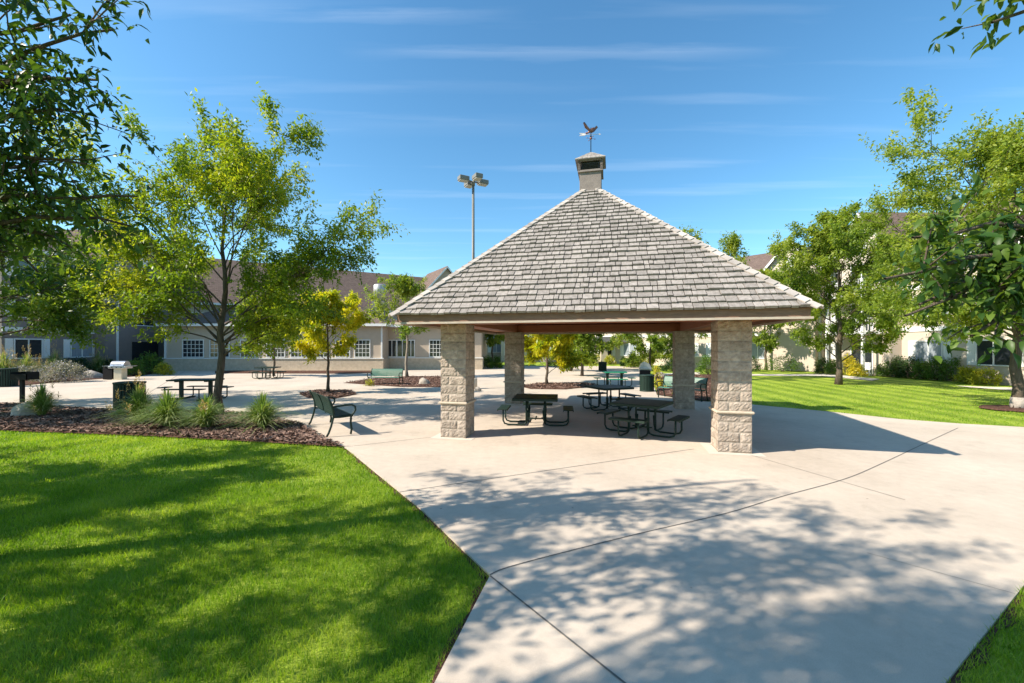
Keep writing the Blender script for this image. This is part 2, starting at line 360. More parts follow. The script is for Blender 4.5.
scatter_chips([(bed_polys['front'], 60000), (bed_polys['yellow tree'], 2500), (bed_polys['bench'], 4000), (bed_polys['centre'], 2500), (bed_polys['right'], 5000)], 0, 'bark_mulch')

soil = MB()
for seg, o_ in (([g(345, 447), g(420, 508), g(490, 575), (-.66, 1.85), (-1.2, -.5)], -1), ([(1.6, 2.0), g(945, 683), g(1024, 585), (8, 5.6)], 1)):
    for (a, b_) in zip(seg[:-1], seg[1:]):
        a, b_ = Vector(a), Vector(b_); d_ = (b_-a).normalized(); n_ = Vector((d_.y, -d_.x))*(.055)*(-o_ if o_ < 0 else 1); m_ = max(2, int((b_-a).length/.25))
        for i in range(m_):
            p, q = a+(b_-a)*i/m_, a+(b_-a)*(i+1)/m_; k0, k1 = 1+.7*math.sin(i*2.3+a.x), 1+.7*math.sin((i+1)*2.3+a.x)
            soil.add([(*(p-n_*.2), -.018), (*(q-n_*.2), -.018), (*(q+n_*k1), -.018), (*(p+n_*k0), -.018)], [(0, 1, 2, 3)])
tag(soil.build('soil_edge', 'mulch'), kind='structure')
plaza_wide = [(p[0], p[1]) for p in plaza_poly]
_E = [g(345, 447), g(420, 508), g(490, 575), (-.66, 1.85)]
def near_edge(X, Y, w_):
    r = np.zeros(X.shape, bool)
    for (a, b_) in zip(_E[:-1], _E[1:]):
        a, b_ = np.array(a), np.array(b_); d_ = b_-a; t_ = np.clip(((X-a[0])*d_[0]+(Y-a[1])*d_[1])/(d_@d_), 0, 1)
        r |= np.hypot(X-a[0]-t_*d_[0], Y-a[1]-t_*d_[1]) < w_*(1+.8*np.sin(X*9+Y*7))
    return r
# grass blades on the near lawns
def blades(n_spec, name, label):
    VV = []
    for (x0, x1, y0, y1, dens, hh, ww) in n_spec:
        k = int((x1-x0)*(y1-y0)*dens); X = RNG.uniform(x0, x1, k); Y = RNG.uniform(y0, y1, k)
        ok = (np.abs(X) < 1.32*Y+.8) & ~inside(plaza_poly, X, Y) & ~inside(bed_polys['front'], X, Y) & ~near_edge(X, Y, .018)
        X, Y = X[ok], Y[ok]; k = len(X)
        patch = .75+.35*np.sin(X*2.1+np.sin(Y*1.7)*1.5)*np.sin(Y*2.6+X)
        h = hh*RNG.uniform(.6, 1.25, k)*(.85+.2*patch); w = ww*RNG.uniform(.7, 1.3, k); a = RNG.uniform(0, 6.28, k)
        lean = RNG.uniform(.1, .9, k)*h; b = RNG.uniform(0, 6.28, k); ca, sa = np.cos(a)*w, np.sin(a)*w; lx, ly = np.cos(b)*lean, np.sin(b)*lean
        z0 = -.03
        p0 = np.stack([X-ca, Y-sa, np.full(k, z0)], 1); p1 = np.stack([X+ca, Y+sa, np.full(k, z0)], 1)
        p2 = np.stack([X+ca*.7+lx*.4, Y+sa*.7+ly*.4, z0+h*.6], 1); p3 = np.stack([X-ca*.7+lx*.4, Y-sa*.7+ly*.4, z0+h*.6], 1)
        p4 = np.stack([X+ca*.1+lx, Y+sa*.1+ly, z0+h], 1); p5 = np.stack([X-ca*.1+lx, Y-sa*.1+ly, z0+h], 1)
        VV.append(np.stack([p0, p1, p2, p3, p4, p5], 1).reshape(-1, 3))
    V = np.concatenate(VV); n = len(V)//6; o = np.arange(n)[:, None]*6
    Fq = np.concatenate([o+np.array([[0, 1, 2, 3]]), o+np.array([[3, 2, 4, 5]])])
    return tag(np_mesh(name, V, Fq, 'blade'), label, 'grass', kind='stuff')
blades([(-7.5, .2, 2.0, 4.4, 5200, .055, .0022), (-9, 0, 4.4, 6.5, 3000, .055, .003), (-14, -1.5, 6.5, 11, 1300, .05, .0045)], 'grass', 'short mown grass of the near left lawn')
blades([(1.3, 6.5, 1.6, 4.2, 4200, .055, .0024), (4, 9, 3.4, 6, 1200, .055, .003)], 'grass', 'short mown grass at the right front corner')
def far_blades():
    return blades([(6.5, 27, 10.5, 16, 170, .035, .009), (6.5, 27, 16, 24, 60, .03, .012)], 'grass', 'sunny striped lawn grass right of the pavilion')
far_blades()

# ------------------------------------------------------------------ pavilion
pav = thing('picnic_pavilion', 'open pavilion with steep square shake roof on four split-face block columns', 'pavilion', (PC[0], PC[1], 0), PT)
def column_mesh(seed, h=2.62):
    rnd = random.Random(seed); mb = MB(); core = MB(); w = .61
    core.box((0, 0, h/2), (w-.018, w-.018, h)); n = int(round(h/.2015)); ch = h/n
    for c in range(n):
        for fce in range(4):
            Rz = Matrix.Rotation(fce*math.pi/2, 4, 'Z'); odd = (c+fce) % 2
            segs = [(-.305, .1), (.1, .305)] if odd else [(-.305, -.1), (-.1, .305)]
            for a0, a1 in segs:
                j = .004; a0j, a1j = a0+(j if a0 > -.3 else 0), a1-(j if a1 < .3 else 0); z0, z1 = c*ch+j, (c+1)*ch-j
                nu = max(3, int((a1-a0)/.034)); nv = 6; vs = []
                ends = (a0 < -.3, a1 > .3); base = rnd.uniform(-.003, .004)
                for iv in range(nv+1):
                    for iu in range(nu+1):
                        edge = iv in (0, nv) or (iu == 0 and not ends[0]) or (iu == nu and not ends[1])
                        cor = (iu == 0 and ends[0]) or (iu == nu and ends[1])
                        d = -.008 if edge else (0.0 if cor else base+rnd.uniform(-.002, .012))
                        if iv in (0, nv) and cor: d = -.006
                        u = a0j+(a1j-a0j)*iu/nu; v = z0+(z1-z0)*iv/nv
                        if cor: u += math.copysign(d, u)
                        vs.append((u, -(w/2+d), v))
                fs = [(iv*(nu+1)+iu, iv*(nu+1)+iu+1, (iv+1)*(nu+1)+iu+1, (iv+1)*(nu+1)+iu) for iv in range(nv) for iu in range(nu)]
                mb.add(vs, fs, 0, False, Rz)
    for v, f in ((core.v, core.f),): mb.add(v, f, 1)
    return mb
k = 0
for sx in (-1, 1):
    for sy in (-1, 1):
        k += 1
        c = column_mesh(k).build('column', ['block', 'mortar'], pav); c.location = (sx*(PD-.305), sy*(PD-.305), 0)
        b = MB(); b.box((0, 0, .80), (.70, .70, .055), bev=.018); b.build('ledge', 'cap', c)
# roof deck
def sq(s, z): return [(-s, -s, z), (s, -s, z), (s, s, z), (-s, s, z)]
al = math.atan2(PZA-(PZF+.20), PS); ca_, sa_ = math.cos(al), math.sin(al)
deck = MB(); z0 = PZF+.19
deck.add(sq(PS, z0)+[(0, 0, PZA-.01)], [(0, 1, 4), (1, 2, 4), (2, 3, 4), (3, 0, 4)])
deck.add(sq(PS-.06, z0-.02)+[(0, 0, PZA-.12)], [(1, 0, 4), (2, 1, 4), (3, 2, 4), (0, 3, 4)], 1)
roof = deck.build('roof', ['fascia', 'beam'], pav)
sh = MB(); S1 = PS+.07; rnd = random.Random(5)
for f in range(4):
    Rz = Matrix.Rotation(f*math.pi/2, 4, 'Z'); Lm = S1/ca_; t = 0; row = 0; ex = .185
    while t < Lm-.25:
        lim = S1-t*ca_; a = -lim-rnd.uniform(0, .15)
        wav = rnd.uniform(-.006, .006)
        while a < lim:
            w = rnd.choice((.1, .13, .15, .18, .2, .22, .26))*rnd.uniform(.9, 1.1)
            t0 = t+rnd.uniform(-.012, .012)+wav; t1 = t+.30; th = rnd.uniform(.042, .062); lift = rnd.uniform(.0, .010)
            vs = []
            for (tt, n0, n1) in ((t0, .010+lift, .010+th+lift), (t1, -.012, .004)):
                l = S1-tt*ca_
                for aa in (max(-l, min(l, a+.007)), max(-l, min(l, a+w-.008))):
                    for nn in (n0, n1): vs.append((aa, -(S1-tt*ca_)-nn*sa_, z0-.03+tt*sa_+nn*ca_+.02))
            if abs(vs[2][0]-vs[0][0]) > .012:
                sh.add(vs, [(0, 2, 3, 1), (4, 5, 7, 6), (1, 3, 7, 5), (0, 4, 6, 2), (0, 1, 5, 4), (2, 6, 7, 3)], 0, False, Rz)
            a += w
        t += ex
sh.build('shakes', 'shake', roof)
hc = MB()
for f in range(4):
    Rz = Matrix.Rotation(f*math.pi/2, 4, 'Z'); hd = Vector((-1, -1, 0)).normalized(); hl = math.hypot(S1*math.sqrt(2), Lm*sa_)
    e0 = Vector((S1+.02, -S1-.02, z0+.0)); e1 = Vector((0, 0, z0+Lm*sa_+.0)); d = (e1-e0).normalized(); n = int((e1-e0).length/.21)
    for i in range(n):
        p = e0+(e1-e0)*(i/n)-d*.03; q = e0+(e1-e0)*((i+1.25)/n); r = rnd.uniform(-.01, .01)
        for side in (0, 1):
            # side direction lies in the roof face
            o = Vector((-1, 0, 0)) if side == 0 else Vector((0, 1, 0)); fn = Vector((0, -sa_, ca_)) if side == 0 else Vector((sa_, 0, ca_))
            o = (o - d*o.dot(d)).normalized(); wd = .115+r; up0 = fn*.068; up1 = fn*.040
            vs = [p+up0, p+up0+o*wd, q+up1+o*wd, q+up1, p+up0-fn*.028, p+up0+o*wd-fn*.028, q+up1+o*wd-fn*.028, q+up1-fn*.028]
            hc.add(vs, [(0, 1, 2, 3), (4, 7, 6, 5), (0, 4, 5, 1), (1, 5, 6, 2), (2, 6, 7, 3), (3, 7, 4, 0)], 0, False, Rz)
hc.build('hip_cap', mat('pale_hip_shake', (.44, .40, .36), (.34, .30, .27), rough=.9, scale=5, island=.2), roof)
fs_ = MB(); tr = MB()
for f in range(4):
    Rz = Matrix.Rotation(f*math.pi/2, 4, 'Z')
    for mb_, dd, zc, hh, tk in ((fs_, 0, PZF+.12, .155, .045), (tr, .035, PZF+.02, .042, .045)):
        s0, s1 = PS+dd, PS+dd-tk
        vs = [(-s0, -s0, zc-hh/2), (s0, -s0, zc-hh/2), (s1, -s1, zc-hh/2), (-s1, -s1, zc-hh/2), (-s0, -s0, zc+hh/2), (s0, -s0, zc+hh/2), (s1, -s1, zc+hh/2), (-s1, -s1, zc+hh/2)]
        mb_.add(vs, [(3, 2, 1, 0), (4, 5, 6, 7), (0, 1, 5, 4), (2, 3, 7, 6)], 0, False, Rz)
fs_.build('fascia', 'fascia', pav); tr.build('fascia_trim', 'trim_wood', pav)
so = MB(); bi = PD-.42   # boarded soffit between fascia and beams
for f in range(4):
    Rz = Matrix.Rotation(f*math.pi/2, 4, 'Z'); nb = 7; s0, s1 = PS-.05, PD-.02
    for i in range(nb):
        a = s0+(s1-s0)*i/nb-.0; b_ = s0+(s1-s0)*(i+1)/nb+.006
        so.add([(-a, -a, 2.69), (a, -a, 2.69), (b_, -b_, 2.69), (-b_, -b_, 2.69)], [(3, 2, 1, 0)], 0, False, Rz)
        so.add([(-a, -a, 2.70), (a, -a, 2.70), (b_, -b_, 2.70), (-b_, -b_, 2.70)], [(0, 1, 2, 3)], 0, False, Rz)
so.build('soffit', 'cedar', pav)
for f in range(4):
    b = MB(); b.box((0, -(PD-.305), 2.75), (2*PD-.61-.30, .30, .26)); o = b.build('beam', 'beam', pav); o.rotation_euler = (0, 0, f*math.pi/2)
b = MB()
for sx in (-1, 1):
    for sy in (-1, 1):
        b.box((sx*(PD-.305), sy*(PD-.305), 2.75), (.36, .36, .256))
        b.tube([(sx*(PD-.305), sy*(PD-.305), 2.86), (0, 0, PZA-.35)], .09, 4)
b.build('hip_rafter', 'beam', pav)
# cupola
cu = MB(); cu.box((0, 0, 6.77), (.60, .60, .54), bev=.01); cu.box((0, 0, 7.045), (.70, .70, .03))
cup = cu.build('cupola', 'cupola', roof)
cv = MB()
for f in range(4):
    Rz = Matrix.Rotation(f*math.pi/2, 4, 'Z')
    for sx in (-1, 1): cv.box((sx*.31, -.31, 7.20), (.07, .07, .30), mx=Rz)
    cv.box((0, -.325, 7.345), (.55, .04, .03), mx=Rz); cv.box((0, -.325, 7.07), (.55, .04, .03), mx=Rz)
cv.build('cupola_frame', 'cupola', roof)
cl = MB(); cl.box((0, 0, 7.20), (.5, .5, .28))
for f in range(4):
    Rz = Matrix.Rotation(f*math.pi/2, 4, 'Z')
    for i in range(5):
        c = MB(); cl.add([(-.225, -.27, 7.125+i*.04), (.225, -.27, 7.125+i*.04), (.225, -.31, 7.11+i*.04), (-.225, -.31, 7.11+i*.04)], [(0, 1, 2, 3)], 0, False, Rz)
cl.build('louver', 'louver', roof)
cr = MB(); cr.add(sq(.41, 7.36)+sq(.41, 7.385)+[(0, 0, 7.72)], [(3, 2, 1, 0), (0, 1, 5, 4), (1, 2, 6, 5), (2, 3, 7, 6), (3, 0, 4, 7), (4, 5, 8), (5, 6, 8), (6, 7, 8), (7, 4, 8)])
for f in range(4):
    Rz = Matrix.Rotation(f*math.pi/2, 4, 'Z')
    for r_ in range(3):
        l0 = .42-.13*r_
        a = -l0
        while a < l0-.02:
            w = random.uniform(.09, .15); b0 = min(l0, a+w)
            zz = 7.372+r_*.105; l1 = l0-.14
            cr.add([(a+.002, -l0, zz), (b0-.002, -l0, zz), (max(-l1, min(l1, b0-.002)), -l1, zz+.11), (max(-l1, min(l1, a+.002)), -l1, zz+.11),
                    (a+.002, -l0, zz+.022), (b0-.002, -l0, zz+.022), (max(-l1, min(l1, b0-.002)), -l1, zz+.125), (max(-l1, min(l1, a+.002)), -l1, zz+.125)],
                   [(4, 5, 6, 7), (0, 1, 5, 4), (1, 2, 6, 5), (3, 0, 4, 7)], 0, False, Rz); a += w
cr.build('cupola_cap', 'shake', roof)
# weather vane
vn = thing('weather_vane', 'copper eagle weather vane on thin rod above cupola', 'weather vane', (PC[0], PC[1], 7.68), PT+.2)
b = MB(); b.tube([(0, 0, 0), (0, 0, .84)], .014, 8); b.lathe([(.0, -.03), (.03, -.015), (.03, .015), (.0, .03)], 10, c=(0, 0, .55)); b.build('rod', 'black', vn)
b = MB(); b.lathe([(0, -.045), (.04, -.02), (.045, 0), (.04, .02), (0, .045)], 12, c=(0, 0, .48))
for a in range(4):
    d = (math.cos(a*math.pi/2+.3), math.sin(a*math.pi/2+.3)); b.tube([(0, 0, .48), (d[0]*.14, d[1]*.14, .48)], .005, 6)
    b.lathe([(0, -.02), (.018, -.008), (.018, .008), (0, .02)], 8, c=(d[0]*.15, d[1]*.15, .48))
b.build('cross_arms', 'copper', vn)
b = MB(); b.tube([(-.28, 0, .62), (.27, 0, .62)], .008, 6)
b.prism([(-.40, -.05), (-.33, 0), (-.40, .05), (-.20, .045), (-.17, 0), (-.20, -.045)], -.004, .004, mx=Matrix.Translation((0, 0, .62)) @ Matrix.Rotation(math.pi/2, 4, 'X'))
b.prism([(.27, -.03), (.34, 0), (.27, .03)], -.004, .004, mx=Matrix.Translation((0, 0, .62)) @ Matrix.Rotation(math.pi/2, 4, 'X')); b.build('arrow', 'whitemetal', vn)
b = MB()
b.tube([(-.12, 0, .66), (-.06, 0, .70), (.0, 0, .745), (.05, 0, .79), (.085, 0, .825), (.115, 0, .825), (.135, 0, .81)], [.02, .035, .05, .045, .028, .022, .006], 10)
b.tube([(-.10, 0, .67), (-.17, 0, .655)], [.02, .035], 6)
for sgn, tip in ((-1, (-.22, -.10, .98)), (1, (.20, .10, .96))):
    root = Vector((0, sgn*.02, .75)); T = Vector(tip); mid = (root+T)/2+Vector((0, 0, -.02))
    tr_ = Vector((-.10, 0, -.03)) if sgn < 0 else Vector((.02, 0, -.10))
    pts = [root, mid, T, T+Vector((sgn*.06, sgn*.04, -.04)), mid+tr_*1.0, root+tr_*.8]
    th = Vector((0, .01, 0)); n = len(pts); vs = [p-th for p in pts]+[p+th for p in pts]
    b.add(vs, [tuple(range(n)), tuple(reversed(range(n, 2*n)))]+[(i, i+n, (i+1) % n+n, (i+1) % n) for i in range(n)])
b.build('eagle', 'copper', vn); vn.scale = (.86,)*3; vn.location.z = 7.70

# ------------------------------------------------------------------ site furniture
def picnic_table(label, top=1.17, seats=4, topmat='tube'):
    r = thing('picnic_table', label, 'picnic table', group='picnic tables on the plaza')
    h = .76; b = MB(); b.box((0, 0, h-.012), (top, top, .024), bev=.01)
    for s in (-1, 1): b.box((0, s*(top/2-.012), h-.04), (top-.02, .02, .05)); b.box((s*(top/2-.012), 0, h-.04), (.02, top-.06, .05))
    b.build('tabletop', topmat, r)
    q = .24
    for sx in (-1, 1):
        for sy in (-1, 1):
            b = MB(); b.tube([(sx*q, sy*q, h-.03), (sx*q, sy*q, .07)], .026, 10); b.build('leg', 'tube', r)
    for yy in (q, -q): b = MB(); b.box((0, yy, h-.05), (top*.8, .04, .03)); b.build('top_rail', 'tube', r)
    b = MB(); b.box((0, 0, .16), (2*q, .03, .03)); b.box((0, 0, .182), (.03, 2*q, .03)); b.build('underframe', 'tube', r)
    for k in (range(4) if seats == 4 else (1, 2, 3)):
        ang = k*math.pi/2; Rz = Matrix.Rotation(ang, 4, 'Z'); d = .86
        b = MB(); b.box((0, -d, .45), (.86, .27, .022), bev=.009, mx=Rz)
        for s in (-1, 1): b.box((0, -d+s*.125, .432), (.84, .016, .035), mx=Rz)
        st = b.build('seat', topmat, r)
        for s in (-1, 1):
            x = s*.235; b = MB()
            b.tube([(x, -.20, .42), (x, -.22, .16), (x, -.27, .06), (x, -.36, .032), (x, -.72, .032), (x, -.82, .06), (x, -d, .14), (x, -d, .43)], .022, 8, mx=Rz)
            b.build('seat_support', 'tube', r)
    return r
def slat_table(label, w=1.75, d=.8, topmat='green'):   # rectangular table on two broad legs, with benches and end seats
    r = thing('picnic_table', label, 'picnic table', group='picnic tables on the plaza'); h = .80
    b = MB(); b.box((0, 0, h-.03), (w, d, .06), bev=.015); b.build('tabletop', topmat, r)
    for s in (-1, 1):
        b = MB(); b.box((s*w*.32, 0, (h-.06)/2), (.12, .10, h-.06)); b.box((s*w*.32, 0, h-.08), (.10, d*.8, .04)); b.box((s*w*.32, 0, .035), (.1, 1.5, .05)); b.build('leg', 'tube', r)
    for s in (-1, 1):
        b = MB(); b.box((0, s*.68, .45), (w*.85, .27, .035), bev=.01); b.build('seat', topmat, r)
        for x in (-w*.32, w*.32): b = MB(); b.tube([(x, s*.68, .43), (x, s*.68, .10), (x, s*.6, .04), (x, s*.45, .035)], .022, 8); b.build('seat_support', 'tube', r)
    for s in (-1, 1):
        b = MB(); b.box((s*(w/2+.32), 0, .47), (.30, .45, .035), bev=.01); b.build('seat', topmat, r)
        b = MB(); b.tube([(s*(w/2+.32), 0, .46), (s*(w/2+.32), 0, .12), (s*(w/2+.24), 0, .04), (s*(w/2-.2), 0, .035)], .025, 8); b.build('seat_support', 'tube', r)
    return r
def gp(px, py): x, y = g(px, py); return x, y
x, y = g(536, 424.5); place(picnic_table('', topmat='tube', seats=3), x, y, PT+.12, 'square steel picnic table under the pavilion roof nearest its left front column')
t0 = picnic_table('', topmat='tube'); first_ = True
for (px, py, rz, lb) in ((642, 433, PT-.42, 'square steel picnic table under the pavilion closest to the right front column'),
                         (609, 409, PT+.62, 'square steel picnic table deepest under the pavilion roof, turned cornerwise'),
                         (268, 378.5, .1, 'small distant picnic table under low branches in front of the tan wing')):
    c = t0 if first_ else copy_tree(t0); first_ = False; x, y = g(px, py); place(c, x, y, rz, lb)
x, y = g(196, 399); place(slat_table(''), x, y, .06, 'rectangular green picnic table beside the trunk of the big left tree')
x, y = g(614.5, 387); place(slat_table('', 1.15, .7, 'bright_green'), x, y, 0, 'bright green sunlit picnic table seen past the back of the pavilion')

def park_bench(matn):
    r = thing('park_bench', '', 'bench', group='metal park benches'); W = 1.75
    # profile of seat and back (y is depth: back at 0, front at +.5 ; bench faces +y)
    seat = [(.50, .415), (.47, .445), (.40, .452), (.28, .44), (.16, .425), (.10, .43)]
    back = [(.085, .47), (.07, .56), (.045, .66), (.01, .76), (-.03, .84), (-.06, .87)]
    def slats(prof, name):
        b = MB(); k = 0
        for (a, c) in zip(prof[:-1], prof[1:]):
            a_, c_ = Vector((0, a[0], a[1])), Vector((0, c[0], c[1])); n = max(1, round((c_-a_).length/.055))
            for i in range(n):
                p = a_+(c_-a_)*((i+.5)/n); d = (c_-a_); an = math.atan2(d.z, d.y)
                b.box((0, 0, 0), (W, (d.length/n)*.8, .012), mx=Matrix.Translation(p) @ Matrix.Rotation(an, 4, 'X'))
        for x in (-W/2+.02, 0, W/2-.02):
            b.tube([(x, p[0], p[1]-.012) if name == 'seat' else (x, p[0]-.012, p[1]) for p in prof], .014, 6)
        return b.build(name, matn, r)
    slats(seat, 'seat'); slats(back, 'backrest')
    for s in (-1, 1):
        x = s*(W/2+.02)
        b = MB(); b.tube([(x, -.06, .88), (x, .02, .74), (x, .07, .56), (x, .07, .42), (x, .02, .22), (x, -.03, .08), (x, -.07, .01)], .024, 8); b.build('rear_leg', 'tube', r)
        b = MB(); b.tube([(x, .44, .01), (x, .46, .12), (x, .44, .28), (x, .45, .42)], .024, 8); b.build('front_leg', 'tube', r)
        b = MB(); b.tube([(x, .05, .64), (x, .15, .655), (x, .35, .67), (x, .47, .665), (x, .54, .62), (x, .545, .54), (x, .50, .47), (x, .44, .42), (x, .2, .41), (x, .07, .42)], .022, 8); b.build('armrest', 'tube', r)
    return r
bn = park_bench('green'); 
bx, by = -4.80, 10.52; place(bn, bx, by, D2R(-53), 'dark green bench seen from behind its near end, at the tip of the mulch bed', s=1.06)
b2 = park_bench('pale_green'); x, y = g(385, 385.3); place(b2, x, y+.4, math.pi-.12, 'pale green bench in front of a mulch bed and young tree, facing the viewer')
b3 = copy_tree(b2); place(b3, 6.95, 16.9, math.pi-.86, 'green bench partly hidden behind the right rear pavilion column')

def trash_can(d, h, label):
    r = thing('trash_can', label, 'trash can', group='ribbed trash cans'); b = MB()
    b.lathe([(d/2-.04, .02), (d/2-.04, h-.06)], 28)
    b.build('liner', 'black', r); b = MB(); n = 30
    for i in range(n):
        a = 2*math.pi*i/n; b.box((d/2-.015, 0, h/2), (.02, math.pi*d/n*.68, h-.06), mx=Matrix.Rotation(a, 4, 'Z'))
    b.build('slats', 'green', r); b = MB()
    b.lathe([(d/2+.0, h-.05), (d/2+.015, h-.03), (d/2+.012, h), (d/2-.1, h+.015), (d/4, h+.02), (d/4-.02, h-.05)], 28); b.build('lid', 'green', r)
    b = MB(); b.lathe([(d/2, 0), (d/2, .05)], 28); b.build('base_ring', 'tube', r)
    return r
for px, py, d, h, lb in ((124, 409.5, .84, .90, 'round dark green slatted trash can at the back edge of the mulch bed'),
                         (1, 387, .85, .95, 'dark slatted trash can cut off by the left edge of the picture'),
                         (648, 391.5, .66, .76, 'green trash can behind the pavilion in front of a hooded grill'),
                         (603, 371, .7, .76, 'small far trash can by the rear lawn')):
    x, y = g(px, py); place(trash_can(d, h, lb), x, y+d/2*.5, 0, lb)

# charcoal grill on post
x, y = g(22.3, 403); r = thing('charcoal_grill', 'black box charcoal grill on a single post in the mulch bed', 'grill', (x, y, 0))
b = MB(); b.box((0, 0, .44), (.10, .10, .88)); b.build('post', 'black', r)
b = MB(); 
b.box((.09, 0, .88), (.62, .42, .02)); b.box((.09, .20, 1.02), (.62, .02, .27)); b.box((-.21, 0, 1.02), (.02, .42, .27)); b.box((.39, 0, 1.02), (.02, .42, .27)); b.box((.09, -.20, .99), (.62, .02, .20)); b.build('firebox', 'black', r)
b = MB()
for i in range(12): b.tube([(-.19+i*.05, -.19, 1.07), (-.19+i*.05, .19, 1.07)], .007, 5)
b.tube([(-.2, -.18, 1.07), (.38, -.18, 1.07)], .008, 5); b.tube([(.0, -.2, 1.07), (.0, -.34, 1.08), (.1, -.34, 1.08), (.1, -.2, 1.07)], .008, 5); b.build('grate', 'black', r)
def gas_grill(label, loc, rz):
    r = thing('gas_grill', label, 'grill', loc, rz, group='pedestal gas grills')
    b = MB(); b.box((0, 0, .35), (.42, .42, .66), bev=.01); b.box((0, 0, .02), (.55, .5, .04)); b.build('pedestal', 'beige', r)
    b = MB(); b.box((-.55, .05, .37), (.5, .5, .70), bev=.01); b.build('side_cabinet', 'black', r)
    b = MB(); b.box((0, 0, .73), (.95, .56, .14), bev=.02); b.build('firebox', 'steel', r)
    b = MB(); n = 10; pr = [(-.29+.0, .80)]+[(-.27*math.cos(math.pi*i/n), .80+.30*math.sin(math.pi*i/n)) for i in range(1, n)]+[(.29, .80)]
    m = len(pr); vs = [(-.36, p[0], p[1]) for p in pr]+[(.36, p[0], p[1]) for p in pr]
    b.add(vs, [(i, i+1, m+i+1, m+i) for i in range(m-1)]+[tuple(reversed(range(m))), tuple(range(m, 2*m)), (m-1, 0, m, 2*m-1)], 0, False)
    b.build('hood', 'steel', r)
    b = MB(); b.tube([(-.25, -.29, .90), (-.25, -.33, .90), (.25, -.33, .90), (.25, -.29, .90)], .012, 6); b.build('handle', 'black', r)
    b = MB(); b.box((-.62, 0, .80), (.32, .5, .03)); b.box((.60, 0, .80), (.26, .5, .03)); b.build('side_shelf', 'steel', r)
    b = MB(); [b.tube([(xx, -.28, .73), (xx, -.315, .73)], .022, 10) for xx in (-.25, 0, .25)]; b.build('knobs', 'black', r)
    return r
x, y = g(120.5, 379.5); gg = gas_grill('stainless gas grill on a beige pedestal at the left shrub bed', (x, y, 0), .1); gg.scale = (1.08,)*3
x, y = g(645, 383.5); gg = gas_grill('hooded steel grill seen end on behind the far green trash can', (x, y, 0), 1.35); gg.scale = (1.1,)*3

# light pole
lx, ly = at(473.2, 20.9), 20.9
r = thing('light_pole', 'tall grey light pole with four box lamp heads rising behind the pavilion', 'light pole', (lx, ly, 0))
b = MB(); b.tube([(0, 0, .5), (0, 0, 10.3)], [.085, .065], 12); b.build('pole', 'polemetal', r)
b = MB(); b.lathe([(.2, 0), (.2, .5), (.19, .52)], 20); b.build('footing', 'pad', r)
b = MB(); b.lathe([(.09, 10.1), (.09, 10.32)], 12); 
for k in range(4): b.box((.18, 0, 10.3), (.3, .05, .06), mx=Matrix.Rotation(k*math.pi/2+.5, 4, 'Z'))
b.build('bracket', 'polemetal', r)
for k in range(4):
    a = k*math.pi/2+.5; b = MB(); b.box((0, 0, 0), (.50, .38, .21), bev=.02); o = b.build('lamp_head', 'polemetal', r); o.location = (.52*math.cos(a), .52*math.sin(a), 10.36); o.rotation_euler = (0, 0, a)
    b = MB(); b.box((0, 0, -.125), (.44, .32, .02)); b.build('lens', 'lens', o)

# boulders
def boulder(px, py, w, h, label, sd):
    rr = np.random.default_rng(sd); x, y = g(px, py); b = MB(); n, m = 14, 8; vs = []
    for i in range(m+1):
        ph = math.pi*i/m/2*1.15
        for j in range(n):
            a = 2*math.pi*j/n; k = 1+.16*math.sin(2*a+sd)+.10*math.sin(3*a+ph*4+sd)+rr.uniform(-.05, .05)
            vs.append((w/2*k*math.sin(ph)*math.cos(a), w/2*.7*k*math.sin(ph)*math.sin(a), h*math.cos(ph)*(1+.1*math.cos(a+sd))))
    fs = [(i*n+j, (i+1)*n+j, (i+1)*n+(j+1) % n, i*n+(j+1) % n) for i in range(m) for j in range(n)]
    b.add(vs, fs, 0, True); o = b.build('boulder', 'rock'); o.location = (x, y, .03); tag(o, label, 'boulder', 'landscape boulders'); return o
boulder(27, 417, .75, .40, 'pale boulder behind the ornamental grass beside the charcoal grill post', 1)
boulder(92, 378.5, 1.25, .48, 'smooth boulder at the shrub bed left of the gas grill', 2)
boulder(424, 384.5, .62, .33, 'small pale boulder in the mulch beside the left front column', 3)
boulder(478, 391, .35, .16, 'little rock just right of the left front column', 4)
boulder(660, 377, .9, .3, 'flat pale rock in the right mulch bed behind the pavilion', 5)

